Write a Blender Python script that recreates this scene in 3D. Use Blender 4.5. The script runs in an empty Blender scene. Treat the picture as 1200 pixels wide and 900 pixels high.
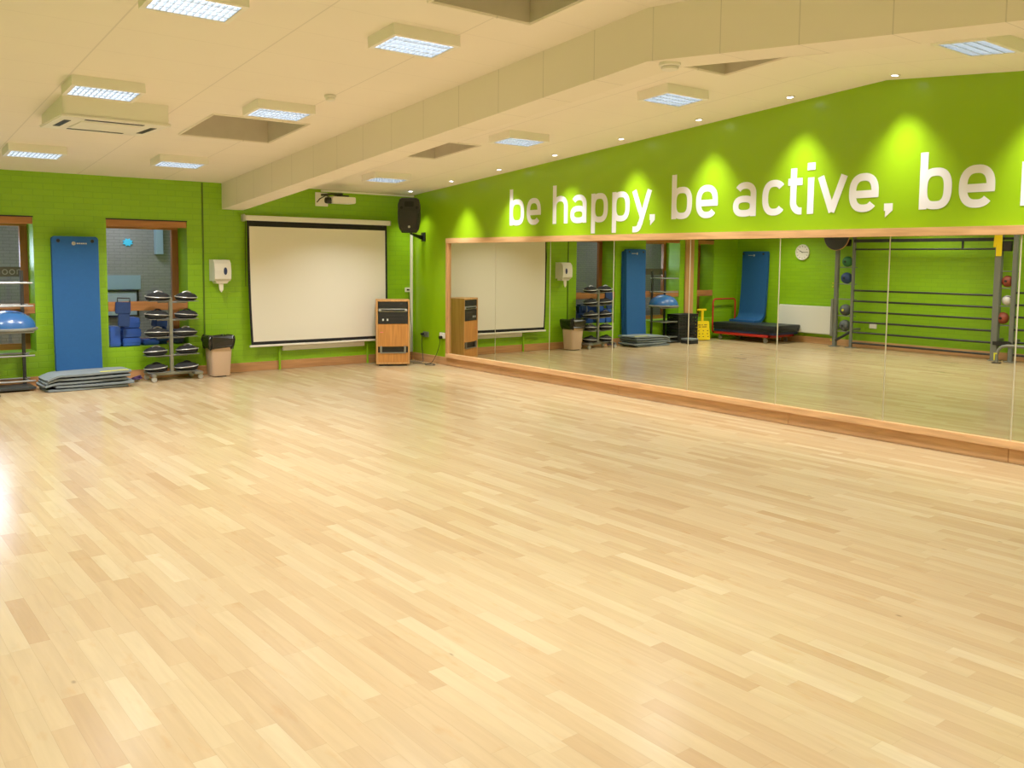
import bpy, bmesh, math, random
from mathutils import Vector, Matrix
random.seed(7)
C = bpy.context.scene.collection
PI = math.pi
S = bpy.context.scene

# ------------------------------------------------------------------ materials
def lin(c):
    return tuple(((v/255.0)/12.92 if v/255.0 <= .04045 else ((v/255.0+.055)/1.055)**2.4) for v in c) + (1.0,)

def mat(name, rgb, rough=.5, metal=0.0, spec=.5, emit=None, estr=0.0, noise=0.0, nscale=8.0, bump=0.0, bscale=60.0, coat=0.0):
    m = bpy.data.materials.new(name); m.use_nodes = True
    nt = m.node_tree; b = nt.nodes['Principled BSDF']
    col = lin(rgb)
    b.inputs['Base Color'].default_value = col
    b.inputs['Roughness'].default_value = rough
    b.inputs['Metallic'].default_value = metal
    b.inputs['Specular IOR Level'].default_value = spec
    b.inputs['Coat Weight'].default_value = coat
    if emit:
        b.inputs['Emission Color'].default_value = lin(emit)
        b.inputs['Emission Strength'].default_value = estr
    tc = nt.nodes.new('ShaderNodeTexCoord')
    if noise > 0:
        n = nt.nodes.new('ShaderNodeTexNoise'); n.inputs['Scale'].default_value = nscale; n.inputs['Detail'].default_value = 4
        nt.links.new(tc.outputs['Object'], n.inputs['Vector'])
        mr = nt.nodes.new('ShaderNodeMapRange')
        mr.inputs['From Min'].default_value = .3; mr.inputs['From Max'].default_value = .7
        mr.inputs['To Min'].default_value = 1-noise; mr.inputs['To Max'].default_value = 1+noise
        nt.links.new(n.outputs['Fac'], mr.inputs['Value'])
        mx = nt.nodes.new('ShaderNodeMix'); mx.data_type = 'RGBA'; mx.blend_type = 'MULTIPLY'
        mx.inputs['Factor'].default_value = 1
        mx.inputs['A'].default_value = col
        nt.links.new(mr.outputs['Result'], mx.inputs['B'])
        nt.links.new(mx.outputs['Result'], b.inputs['Base Color'])
    if bump > 0:
        n2 = nt.nodes.new('ShaderNodeTexNoise'); n2.inputs['Scale'].default_value = bscale; n2.inputs['Detail'].default_value = 3
        nt.links.new(tc.outputs['Object'], n2.inputs['Vector'])
        bp = nt.nodes.new('ShaderNodeBump'); bp.inputs['Strength'].default_value = bump; bp.inputs['Distance'].default_value = .01
        nt.links.new(n2.outputs['Fac'], bp.inputs['Height'])
        nt.links.new(bp.outputs['Normal'], b.inputs['Normal'])
    return m

def wood(name, rgb, rough=.4, axis='x', scale=30.0, amt=.22):
    m = bpy.data.materials.new(name); m.use_nodes = True
    nt = m.node_tree; b = nt.nodes['Principled BSDF']; b.inputs['Roughness'].default_value = rough
    tc = nt.nodes.new('ShaderNodeTexCoord'); mp = nt.nodes.new('ShaderNodeMapping')
    st = {'x': (.08, 1, 1), 'y': (1, .08, 1), 'z': (1, 1, .06)}[axis]
    mp.inputs['Scale'].default_value = st
    nt.links.new(tc.outputs['Object'], mp.inputs['Vector'])
    n = nt.nodes.new('ShaderNodeTexNoise'); n.inputs['Scale'].default_value = scale; n.inputs['Detail'].default_value = 5
    nt.links.new(mp.outputs['Vector'], n.inputs['Vector'])
    cr = nt.nodes.new('ShaderNodeValToRGB')
    c = lin(rgb)
    cr.color_ramp.elements[0].position = .3; cr.color_ramp.elements[1].position = .7
    cr.color_ramp.elements[0].color = (c[0]*(1-amt), c[1]*(1-amt*1.25), c[2]*(1-amt*1.4), 1)
    cr.color_ramp.elements[1].color = (min(1, c[0]*(1+amt*.6)), min(1, c[1]*(1+amt*.6)), min(1, c[2]*(1+amt*.6)), 1)
    nt.links.new(n.outputs['Fac'], cr.inputs['Fac'])
    nt.links.new(cr.outputs['Color'], b.inputs['Base Color'])
    return m

def brick_mat(name, rgb, mortar, u='X', bw=.225, bh=.075, rough=.45, bump=.35, msize=.006, spec=.5):
    m = bpy.data.materials.new(name); m.use_nodes = True
    nt = m.node_tree; b = nt.nodes['Principled BSDF']; b.inputs['Roughness'].default_value = rough
    b.inputs['Specular IOR Level'].default_value = spec
    tc = nt.nodes.new('ShaderNodeTexCoord'); sx = nt.nodes.new('ShaderNodeSeparateXYZ'); cx = nt.nodes.new('ShaderNodeCombineXYZ')
    nt.links.new(tc.outputs['Object'], sx.inputs['Vector'])
    if u == 'XY':
        ad = nt.nodes.new('ShaderNodeMath'); ad.operation = 'ADD'
        nt.links.new(sx.outputs['X'], ad.inputs[0]); nt.links.new(sx.outputs['Y'], ad.inputs[1])
        nt.links.new(ad.outputs[0], cx.inputs['X'])
    else:
        nt.links.new(sx.outputs[u], cx.inputs['X'])
    nt.links.new(sx.outputs['Z'], cx.inputs['Y'])
    br = nt.nodes.new('ShaderNodeTexBrick')
    br.inputs['Scale'].default_value = 1.0
    br.inputs['Brick Width'].default_value = bw; br.inputs['Row Height'].default_value = bh
    br.inputs['Mortar Size'].default_value = msize; br.inputs['Mortar Smooth'].default_value = .6
    c = lin(rgb)
    br.inputs['Color1'].default_value = (c[0]*1.03, c[1]*1.03, c[2]*1.03, 1)
    br.inputs['Color2'].default_value = (c[0]*.95, c[1]*.95, c[2]*.95, 1)
    br.inputs['Mortar'].default_value = lin(mortar)
    nt.links.new(cx.outputs['Vector'], br.inputs['Vector'])
    nt.links.new(br.outputs['Color'], b.inputs['Base Color'])
    inv = nt.nodes.new('ShaderNodeMath'); inv.operation = 'SUBTRACT'; inv.inputs[0].default_value = 1
    nt.links.new(br.outputs['Fac'], inv.inputs[1])
    n = nt.nodes.new('ShaderNodeTexNoise'); n.inputs['Scale'].default_value = 45
    nt.links.new(tc.outputs['Object'], n.inputs['Vector'])
    ml = nt.nodes.new('ShaderNodeMath'); ml.operation = 'MULTIPLY_ADD'; ml.inputs[1].default_value = .35
    nt.links.new(n.outputs['Fac'], ml.inputs[0]); nt.links.new(inv.outputs[0], ml.inputs[2])
    bp = nt.nodes.new('ShaderNodeBump'); bp.inputs['Strength'].default_value = bump; bp.inputs['Distance'].default_value = .004
    nt.links.new(ml.outputs[0], bp.inputs['Height']); nt.links.new(bp.outputs['Normal'], b.inputs['Normal'])
    return m

def mth(nt, op, a, b=None, c=None):
    n = nt.nodes.new('ShaderNodeMath'); n.operation = op
    for i, v in enumerate((a, b, c)):
        if v is None: continue
        if isinstance(v, (int, float)): n.inputs[i].default_value = v
        else: nt.links.new(v, n.inputs[i])
    return n.outputs[0]

def floor_mat():
    m = bpy.data.materials.new('maple_floor'); m.use_nodes = True
    nt = m.node_tree; b = nt.nodes['Principled BSDF']
    tc = nt.nodes.new('ShaderNodeTexCoord'); sx = nt.nodes.new('ShaderNodeSeparateXYZ')
    nt.links.new(tc.outputs['Object'], sx.inputs['Vector'])
    W = .078
    xr = mth(nt, 'DIVIDE', sx.outputs['X'], W)
    row = mth(nt, 'FLOOR', xr)
    fx = mth(nt, 'FRACT', xr)
    wn = nt.nodes.new('ShaderNodeTexWhiteNoise'); wn.noise_dimensions = '1D'; nt.links.new(row, wn.inputs['W'])
    wn2 = nt.nodes.new('ShaderNodeTexWhiteNoise'); wn2.noise_dimensions = '1D'
    nt.links.new(mth(nt, 'ADD', row, 37.3), wn2.inputs['W'])
    L = mth(nt, 'MULTIPLY_ADD', wn2.outputs['Value'], .35, .42)
    yy = mth(nt, 'DIVIDE', mth(nt, 'ADD', sx.outputs['Y'], mth(nt, 'MULTIPLY', wn.outputs['Value'], 9.0)), L)
    col = mth(nt, 'FLOOR', yy); fy = mth(nt, 'FRACT', yy)
    cv = nt.nodes.new('ShaderNodeCombineXYZ'); nt.links.new(row, cv.inputs['X']); nt.links.new(col, cv.inputs['Y'])
    w3 = nt.nodes.new('ShaderNodeTexWhiteNoise'); w3.noise_dimensions = '2D'; nt.links.new(cv.outputs['Vector'], w3.inputs['Vector'])
    cr = nt.nodes.new('ShaderNodeValToRGB'); el = cr.color_ramp.elements
    el[0].position = 0; el[0].color = lin((168, 138, 99)); el[1].position = 1; el[1].color = lin((187, 166, 129))
    for pos, cc in ((.06, (172, 144, 105)), (.35, (177, 151, 112)), (.65, (180, 156, 117)), (.93, (184, 162, 124))):
        e = el.new(pos); e.color = lin(cc)
    nt.links.new(w3.outputs['Value'], cr.inputs['Fac'])
    # grain
    mp = nt.nodes.new('ShaderNodeMapping'); mp.inputs['Scale'].default_value = (34, 2.2, 1)
    ofs = nt.nodes.new('ShaderNodeCombineXYZ'); nt.links.new(mth(nt, 'MULTIPLY', w3.outputs['Value'], 31.0), ofs.inputs['Y'])
    va = nt.nodes.new('ShaderNodeVectorMath'); va.operation = 'ADD'
    nt.links.new(tc.outputs['Object'], va.inputs[0]); nt.links.new(ofs.outputs['Vector'], va.inputs[1])
    nt.links.new(va.outputs['Vector'], mp.inputs['Vector'])
    gn = nt.nodes.new('ShaderNodeTexNoise'); gn.inputs['Scale'].default_value = 1.0; gn.inputs['Detail'].default_value = 6; gn.inputs['Distortion'].default_value = .8
    nt.links.new(mp.outputs['Vector'], gn.inputs['Vector'])
    g = nt.nodes.new('ShaderNodeMapRange'); g.inputs['From Min'].default_value = .3; g.inputs['From Max'].default_value = .7
    g.inputs['To Min'].default_value = .93; g.inputs['To Max'].default_value = 1.05
    nt.links.new(gn.outputs['Fac'], g.inputs['Value'])
    # knots
    mp2 = nt.nodes.new('ShaderNodeMapping'); mp2.inputs['Scale'].default_value = (3.2, 1.7, 1)
    nt.links.new(va.outputs['Vector'], mp2.inputs['Vector'])
    vo = nt.nodes.new('ShaderNodeTexVoronoi'); vo.inputs['Scale'].default_value = 1.1
    nt.links.new(mp2.outputs['Vector'], vo.inputs['Vector'])
    kn = nt.nodes.new('ShaderNodeMapRange'); kn.inputs['From Min'].default_value = .008; kn.inputs['From Max'].default_value = .04
    kn.inputs['To Min'].default_value = .5; kn.inputs['To Max'].default_value = 1.0
    nt.links.new(vo.outputs['Distance'], kn.inputs['Value'])
    fn = nt.nodes.new('ShaderNodeTexNoise'); fn.inputs['Scale'].default_value = 1.0; fn.inputs['Detail'].default_value = 3
    mp3 = nt.nodes.new('ShaderNodeMapping'); mp3.inputs['Scale'].default_value = (16, 5, 1)
    nt.links.new(va.outputs['Vector'], mp3.inputs['Vector']); nt.links.new(mp3.outputs['Vector'], fn.inputs['Vector'])
    fl = nt.nodes.new('ShaderNodeMapRange'); fl.inputs['From Min'].default_value = .6; fl.inputs['From Max'].default_value = .78; fl.inputs['To Max'].default_value = .75
    nt.links.new(fn.outputs['Fac'], fl.inputs['Value'])
    # joints
    e1 = mth(nt, 'LESS_THAN', mth(nt, 'MINIMUM', fx, mth(nt, 'SUBTRACT', 1.0, fx)), .012)
    e2 = mth(nt, 'LESS_THAN', mth(nt, 'MULTIPLY', fy, L), .0016)
    jt = mth(nt, 'SUBTRACT', 1.0, mth(nt, 'MULTIPLY', mth(nt, 'MAXIMUM', e1, e2), .16))
    fac = mth(nt, 'MULTIPLY', mth(nt, 'MULTIPLY', g.outputs['Result'], kn.outputs['Result']), jt)
    mx = nt.nodes.new('ShaderNodeMix'); mx.data_type = 'RGBA'; mx.blend_type = 'MULTIPLY'; mx.inputs['Factor'].default_value = 1
    nt.links.new(cr.outputs['Color'], mx.inputs['A']); nt.links.new(fac, mx.inputs['B'])
    fx2 = nt.nodes.new('ShaderNodeMix'); fx2.data_type = 'RGBA'; fx2.blend_type = 'MULTIPLY'
    fx2.inputs['B'].default_value = (.93, .80, .66, 1)
    nt.links.new(fl.outputs['Result'], fx2.inputs['Factor']); nt.links.new(mx.outputs['Result'], fx2.inputs['A'])
    nt.links.new(fx2.outputs['Result'], b.inputs['Base Color'])
    rn = nt.nodes.new('ShaderNodeTexNoise'); rn.inputs['Scale'].default_value = 2.5
    nt.links.new(tc.outputs['Object'], rn.inputs['Vector'])
    rr = nt.nodes.new('ShaderNodeMapRange'); rr.inputs['To Min'].default_value = .19; rr.inputs['To Max'].default_value = .25
    nt.links.new(rn.outputs['Fac'], rr.inputs['Value']); nt.links.new(rr.outputs['Result'], b.inputs['Roughness'])
    b.inputs['Specular IOR Level'].default_value = .5
    return m

def joint_mat(name, rgb, xs=None, x0=0, ys=None, y0=0, width=.006, dark=.12, rough=.9):
    """flat painted board with fine joint lines every xs / ys metres"""
    m = bpy.data.materials.new(name); m.use_nodes = True
    nt = m.node_tree; b = nt.nodes['Principled BSDF']; b.inputs['Roughness'].default_value = rough
    b.inputs['Specular IOR Level'].default_value = .25
    tc = nt.nodes.new('ShaderNodeTexCoord'); sx = nt.nodes.new('ShaderNodeSeparateXYZ')
    nt.links.new(tc.outputs['Object'], sx.inputs['Vector'])
    f = None
    for ax, st, o, w in (('X', xs, x0, width), ('Y', ys, y0, width*.6)):
        if not st: continue
        r = mth(nt, 'FRACT', mth(nt, 'DIVIDE', mth(nt, 'SUBTRACT', sx.outputs[ax], o), st))
        e = mth(nt, 'LESS_THAN', r, w/st)
        k = mth(nt, 'MULTIPLY', e, dark if ax == 'X' or not xs else dark*.5)
        f = k if f is None else mth(nt, 'MAXIMUM', f, k)
    n = nt.nodes.new('ShaderNodeTexNoise'); n.inputs['Scale'].default_value = 1.3
    nt.links.new(tc.outputs['Object'], n.inputs['Vector'])
    v = mth(nt, 'MULTIPLY', mth(nt, 'SUBTRACT', 1.0, f), mth(nt, 'MULTIPLY_ADD', n.outputs['Fac'], .06, .97))
    mx = nt.nodes.new('ShaderNodeMix'); mx.data_type = 'RGBA'; mx.blend_type = 'MULTIPLY'; mx.inputs['Factor'].default_value = 1
    mx.inputs['A'].default_value = lin(rgb); nt.links.new(v, mx.inputs['B'])
    nt.links.new(mx.outputs['Result'], b.inputs['Base Color'])
    return m

GREEN = (130, 182, 6)
M = {}
M['green_brick_x'] = brick_mat('green_brick_back', GREEN, (120, 171, 5), 'X')
M['green_brick_y'] = brick_mat('green_brick_side', GREEN, (120, 171, 5), 'Y')
M['green_brick'] = brick_mat('green_brick_reveal', GREEN, (120, 171, 5), 'XY')
M['green_paint'] = mat('green_paint', (138, 184, 14), rough=.28, noise=.02, nscale=1.5, bump=.03, bscale=90)
M['green_gloss'] = mat('green_pipe_paint', (130, 184, 12), rough=.35)
M['dark_green'] = mat('dark_green_paint', (72, 104, 6), rough=.5)
M['floor'] = floor_mat()
M['ceiling'] = joint_mat('ceiling_board', (244, 235, 220), xs=1.03, x0=-4.9, ys=.54, y0=-5.71, width=.012, dark=.16)
M['beam'] = joint_mat('beam_board', (240, 231, 214), ys=.566, y0=-3.938, width=.012, dark=.22)
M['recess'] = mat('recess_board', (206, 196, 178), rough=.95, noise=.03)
M['skirt_x'] = wood('skirting_oak_x', (188, 134, 84), axis='x')
M['skirt_y'] = wood('skirting_oak_y', (206, 156, 106), axis='y')
M['frame_y'] = wood('mirror_frame_oak', (224, 176, 126), rough=.33, axis='y')
M['frame_z'] = wood('oak_upright', (200, 146, 94), rough=.35, axis='z')
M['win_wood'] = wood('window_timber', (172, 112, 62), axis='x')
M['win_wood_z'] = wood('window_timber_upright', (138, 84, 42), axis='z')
M['cab_wood'] = wood('cabinet_teak', (198, 132, 62), rough=.38, axis='z', scale=45)
M['cab_edge'] = wood('cabinet_edge', (208, 154, 90), rough=.4, axis='z')
M['mirror'] = mat('mirror_silver', (218, 219, 202), rough=.0, metal=1.0)
M['mirror_edge'] = mat('mirror_joint', (226, 216, 190), rough=.3, spec=.6)
M['white'] = mat('white_paint', (236, 232, 220), rough=.5)
M['cream'] = mat('cream_plastic', (244, 240, 228), rough=.45)
M['letter'] = mat('white_vinyl', (238, 238, 248), rough=.55)
M['screen'] = mat('screen_fabric', (236, 230, 212), rough=.95, spec=.1)
M['black'] = mat('black_plastic', (18, 18, 18), rough=.5)
M['black_matte'] = mat('black_fabric', (10, 10, 11), rough=.85, noise=.2, nscale=40)
M['bag'] = mat('black_bin_bag', (9, 9, 10), rough=.3, spec=.6)
M['dark_metal'] = mat('dark_steel', (58, 58, 58), rough=.5, metal=.3)
M['steel'] = mat('grey_steel', (150, 150, 146), rough=.35, metal=.7)
M['grey_paint'] = mat('grey_powder_coat', (118, 118, 110), rough=.5)
M['rig_grey'] = mat('rig_grey', (104, 106, 98), rough=.5)
M['silver'] = mat('silver_plastic', (186, 184, 178), rough=.35, metal=.4)
M['blue_mat'] = mat('blue_foam', (4, 76, 138), rough=.8, noise=.05, nscale=30, bump=.1, bscale=200)
M['blue_edge'] = mat('blue_foam_edge', (24, 74, 124), rough=.85)
M['blue_box'] = mat('blue_plastic', (34, 82, 178), rough=.5, noise=.05)
M['navy'] = mat('navy_fabric', (18, 48, 98), rough=.8, noise=.1, nscale=30)
M['navy_vinyl'] = mat('dark_vinyl', (22, 28, 36), rough=.5, noise=.1, nscale=12)
M['blue_vinyl'] = mat('blue_vinyl', (30, 44, 92), rough=.5)
M['bosu'] = mat('blue_dome_rubber', (44, 94, 158), rough=.24, spec=.7)
M['grey_mat'] = mat('grey_foam', (116, 126, 130), rough=.8, noise=.05, nscale=20)
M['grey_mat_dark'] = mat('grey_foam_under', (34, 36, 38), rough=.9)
M['yellow'] = mat('yellow_plastic', (240, 206, 6), rough=.45)
M['yellow_strip'] = mat('yellow_strip', (222, 220, 40), rough=.6)
M['red'] = mat('red_steel', (190, 34, 24), rough=.4)
M['orange_rubber'] = mat('orange_rubber', (140, 56, 36), rough=.6, bump=.2, bscale=150)
M['green_rubber'] = mat('green_rubber', (40, 110, 60), rough=.6, bump=.2, bscale=150)
M['navy_rubber'] = mat('navy_rubber', (34, 58, 110), rough=.6, bump=.2, bscale=150)
M['grey_rubber'] = mat('grey_rubber', (72, 78, 80), rough=.6, bump=.2, bscale=150)
M['white_rubber'] = mat('white_rubber', (220, 216, 220), rough=.6)
M['bin'] = mat('beige_bin', (204, 172, 142), rough=.5)
M['grille'] = mat('speaker_grille', (34, 34, 33), rough=.7, bump=.4, bscale=400)
M['rad'] = mat('radiator_white', (228, 226, 216), rough=.4)
M['lens'] = mat('lens_glass', (14, 16, 22), rough=.08, spec=.8)
M['louvre'] = mat('louvre_aluminium', (196, 202, 208), rough=.3, metal=.6)
M['tube'] = mat('lamp_tube', (255, 255, 255), emit=(226, 238, 255), estr=3.2)
M['spot'] = mat('downlight_lamp', (255, 255, 255), emit=(246, 244, 255), estr=14.0)
M['pale_brick'] = brick_mat('grey_corridor_brick', (150, 147, 142), (128, 126, 122), 'X', bw=.16, bh=.045, rough=.7, msize=.006)
M['corridor'] = mat('corridor_paint', (136, 138, 136), rough=.8)
M['pale_blue'] = mat('pale_blue_panel', (150, 180, 196), rough=.6)
M['board'] = mat('pale_board', (186, 206, 214), rough=.35)
M['cyan'] = mat('cyan_sign', (60, 190, 230), rough=.5, emit=(60, 190, 230), estr=.35)
M['film'] = mat('grey_window_film', (84, 80, 72), rough=.7)
M['filmtext'] = mat('pale_film_letters', (150, 148, 138), rough=.7)
M['purple'] = mat('purple_cord', (86, 58, 110), rough=.6)
M['red_plastic'] = mat('red_plastic', (176, 60, 42), rough=.5)
M['green_plastic'] = mat('green_plastic', (40, 130, 60), rough=.5)
M['glare_glow'] = mat('added_glare_glow', (255, 255, 255), emit=(214, 228, 255), estr=26.0)  # glow of the added glare source in the corridor
M['pink'] = mat('pink_sticker', (230, 120, 120), rough=.6)
M['ink'] = mat('dark_ink', (60, 50, 20), rough=.7)
M['led'] = mat('indicator_metal', (220, 220, 216), rough=.3, metal=.3)

def glass_mat():
    m = bpy.data.materials.new('window_glass'); m.use_nodes = True
    nt = m.node_tree; nt.nodes.clear()
    o = nt.nodes.new('ShaderNodeOutputMaterial'); t = nt.nodes.new('ShaderNodeBsdfTransparent')
    t.inputs['Color'].default_value = (.9, .93, .95, 1)
    g = nt.nodes.new('ShaderNodeBsdfGlossy'); g.inputs['Roughness'].default_value = .02
    lw = nt.nodes.new('ShaderNodeLayerWeight'); lw.inputs['Blend'].default_value = .5
    fac = mth(nt, 'MULTIPLY_ADD', mth(nt, 'POWER', lw.outputs['Facing'], 5.0), .9, .04)
    mx = nt.nodes.new('ShaderNodeMixShader')
    nt.links.new(fac, mx.inputs[0]); nt.links.new(t.outputs[0], mx.inputs[1]); nt.links.new(g.outputs[0], mx.inputs[2])
    nt.links.new(mx.outputs[0], o.inputs['Surface'])
    return m
M['glass'] = glass_mat()

# ------------------------------------------------------------------ mesh builder
class B:
    def __init__(s): s.bm = bmesh.new()
    def quad(s, *pts):
        vs = [s.bm.verts.new(p) for p in pts]
        return s.bm.faces.new(vs)
    def box(s, x0, x1, y0, y1, z0, z1, mtx=None, bev=0.0, seg=2):
        vs = [Vector((x, y, z)) for z in (z0, z1) for y in (y0, y1) for x in (x0, x1)]
        if mtx: vs = [mtx @ v for v in vs]
        v = [s.bm.verts.new(p) for p in vs]
        fs = [s.bm.faces.new([v[i] for i in f]) for f in ((0, 2, 3, 1), (4, 5, 7, 6), (0, 1, 5, 4), (2, 6, 7, 3), (0, 4, 6, 2), (1, 3, 7, 5))]
        if bev > 0:
            es = list({e for f in fs for e in f.edges})
            bmesh.ops.bevel(s.bm, geom=es, offset=bev, segments=seg, affect='EDGES', clamp_overlap=True)
        return s
    def prism(s, pts, vec):
        """closed polygon pts (3D) extruded by vec"""
        vec = Vector(vec)
        a = [s.bm.verts.new(Vector(p)) for p in pts]; b = [s.bm.verts.new(Vector(p)+vec) for p in pts]
        n = len(a)
        s.bm.faces.new(a); s.bm.faces.new(b[::-1])
        for i in range(n): s.bm.faces.new((a[i], b[i], b[(i+1) % n], a[(i+1) % n]))
        return s
    def ring(s, c, u, v, r, n, rv=None):
        rv = r if rv is None else rv
        return [s.bm.verts.new(c + u*(r*math.cos(2*PI*i/n)) + v*(rv*math.sin(2*PI*i/n))) for i in range(n)]
    def tube(s, pts, r, n=10, closed=False, cap=True):
        pts = [Vector(p) for p in pts]; rings = []
        up = None; N = len(pts)
        for i, p in enumerate(pts):
            if closed: d = pts[(i+1) % N]-pts[i-1]
            else: d = (pts[min(i+1, N-1)]-pts[max(i-1, 0)])
            d.normalize()
            if up is None:
                up = Vector((0, 0, 1)) if abs(d.z) < .9 else Vector((1, 0, 0))
            u = d.cross(up)
            if u.length < 1e-5: u = d.cross(Vector((0, 1, 0)))
            u.normalize(); v = u.cross(d).normalized(); up = v
            rings.append(s.ring(p, u, v, r if not isinstance(r, (list, tuple)) else r[i], n))
        m = N if closed else N-1
        for i in range(m):
            a, b = rings[i], rings[(i+1) % N]
            for k in range(n): s.bm.faces.new((a[k], a[(k+1) % n], b[(k+1) % n], b[k]))
        if cap and not closed:
            s.bm.faces.new(rings[0][::-1]); s.bm.faces.new(rings[-1])
        return s
    def lathe(s, prof, c=(0, 0, 0), axis='z', n=24, sx=1, sy=1):
        """prof = list of (r, h)"""
        c = Vector(c)
        A = {'z': (Vector((1, 0, 0)), Vector((0, 1, 0)), Vector((0, 0, 1))), 'x': (Vector((0, 1, 0)), Vector((0, 0, 1)), Vector((1, 0, 0))),
             'y': (Vector((0, 0, 1)), Vector((1, 0, 0)), Vector((0, 1, 0)))}[axis]
        rings = []
        for r, h in prof:
            if r < 1e-6: rings.append([s.bm.verts.new(c+A[2]*h)])
            else: rings.append([s.bm.verts.new(c + A[0]*(r*sx*math.cos(2*PI*i/n)) + A[1]*(r*sy*math.sin(2*PI*i/n)) + A[2]*h) for i in range(n)])
        for a, b in zip(rings, rings[1:]):
            if len(a) == 1 and len(b) == 1: continue
            for k in range(n):
                k2 = (k+1) % n
                if len(a) == 1: s.bm.faces.new((a[0], b[k2], b[k]))
                elif len(b) == 1: s.bm.faces.new((a[k], a[k2], b[0]))
                else: s.bm.faces.new((a[k], a[k2], b[k2], b[k]))
        if len(rings[0]) > 1: s.bm.faces.new(rings[0][::-1])
        if len(rings[-1]) > 1: s.bm.faces.new(rings[-1])
        return s
    def sphere(s, c, r, n=24, k=14):
        return s.lathe([(r*math.sin(PI*i/k) if 0 < i < k else 0, -r*math.cos(PI*i/k)) for i in range(k+1)], c, 'z', n)
    def sheet(s, rows, thick=0):
        """grid of points -> surface, optionally thick along its normal (towards +)"""
        R, K = len(rows), len(rows[0])
        P = [[Vector(p) for p in r] for r in rows]
        def nrm(i, j):
            a = P[min(i+1, R-1)][j]-P[max(i-1, 0)][j]; b = P[i][min(j+1, K-1)]-P[i][max(j-1, 0)]
            return a.cross(b).normalized()
        V = [[s.bm.verts.new(P[i][j]) for j in range(K)] for i in range(R)]
        for i in range(R-1):
            for j in range(K-1): s.bm.faces.new((V[i][j], V[i+1][j], V[i+1][j+1], V[i][j+1]))
        if thick:
            Q = [[s.bm.verts.new(P[i][j]+nrm(i, j)*thick) for j in range(K)] for i in range(R)]
            for i in range(R-1):
                for j in range(K-1): s.bm.faces.new((Q[i][j], Q[i][j+1], Q[i+1][j+1], Q[i+1][j]))
            bd = [(i, 0) for i in range(R)] + [(R-1, j) for j in range(1, K)] + [(i, K-1) for i in range(R-2, -1, -1)] + [(0, j) for j in range(K-2, 0, -1)]
            for a in range(len(bd)):
                i0, j0 = bd[a]; i1, j1 = bd[(a+1) % len(bd)]
                s.bm.faces.new((V[i0][j0], Q[i0][j0], Q[i1][j1], V[i1][j1]))
        return s
    def build(s, name, m, parent=None, smooth=False, local=None):
        """link as one mesh object; local = world location of parent so the mesh is stored about it"""
        bmesh.ops.recalc_face_normals(s.bm, faces=s.bm.faces[:])
        me = bpy.data.meshes.new(name); 
        off = Vector(local) if local is not None else (parent_world(parent) if parent else Vector((0, 0, 0)))
        if off.length: bmesh.ops.translate(s.bm, verts=s.bm.verts[:], vec=-off)
        s.bm.to_mesh(me); s.bm.free()
        me.materials.append(m)
        if smooth:
            for p in me.polygons: p.use_smooth = True
            try: me.set_sharp_from_angle(angle=math.radians(38))
            except Exception: pass
        o = bpy.data.objects.new(name, me); C.objects.link(o)
        if parent: o.parent = parent
        elif local is not None: o.location = off
        return o

WLOC = {}
def parent_world(p):
    v = Vector((0, 0, 0))
    while p is not None:
        v += p.location; p = p.parent
    return v
def tag(o, label, cat, group=None, kind=None):
    if label: o['label'] = label
    if cat: o['category'] = cat
    if group: o['group'] = group
    if kind: o['kind'] = kind
    return o
def thing(name, label, cat, loc, group=None):
    o = bpy.data.objects.new(name, None); C.objects.link(o); o.location = loc; o.empty_display_size = .1
    return tag(o, label, cat, group)
def struct(b, name, m, parent=None):
    o = b.build(name, m, parent)
    if parent is None: o['kind'] = 'structure'
    return o
def copy_tree(o, loc, label=None):
    c = o.copy(); C.objects.link(c); c.location = loc
    if label: c['label'] = label
    def rec(src, dst):
        for ch in [x for x in bpy.data.objects if x.parent == src]:
            k = ch.copy(); C.objects.link(k); k.parent = dst; rec(ch, k)
    rec(o, c)
    return c
def rotz(a, c=(0, 0, 0)):
    c = Vector(c); return Matrix.Translation(c) @ Matrix.Rotation(a, 4, 'Z') @ Matrix.Translation(-c)
def roty(a, c=(0, 0, 0)):
    c = Vector(c); return Matrix.Translation(c) @ Matrix.Rotation(a, 4, 'Y') @ Matrix.Translation(-c)
def rotx(a, c=(0, 0, 0)):
    c = Vector(c); return Matrix.Translation(c) @ Matrix.Rotation(a, 4, 'X') @ Matrix.Translation(-c)

# ------------------------------------------------------------------ room shell
XL, YF = -8.3, -15.6           # left wall, front wall
YR, HB, HL, HR = -7.85, 2.611, 3.305, 3.232
BX0, BX1, BD = -3.086, -2.785, .355     # beam
def zc(x, y):
    H = HL if x < -2.93 else HR
    return HB+(H-HB)*y/YR if y > YR else H-.085*(YR-y)

b = B(); b.quad((XL-.2, YF-.2, 0), (.2, YF-.2, 0), (.2, 4.6, 0), (XL-.2, 4.6, 0)); struct(b, 'floor', M['floor'])

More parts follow.
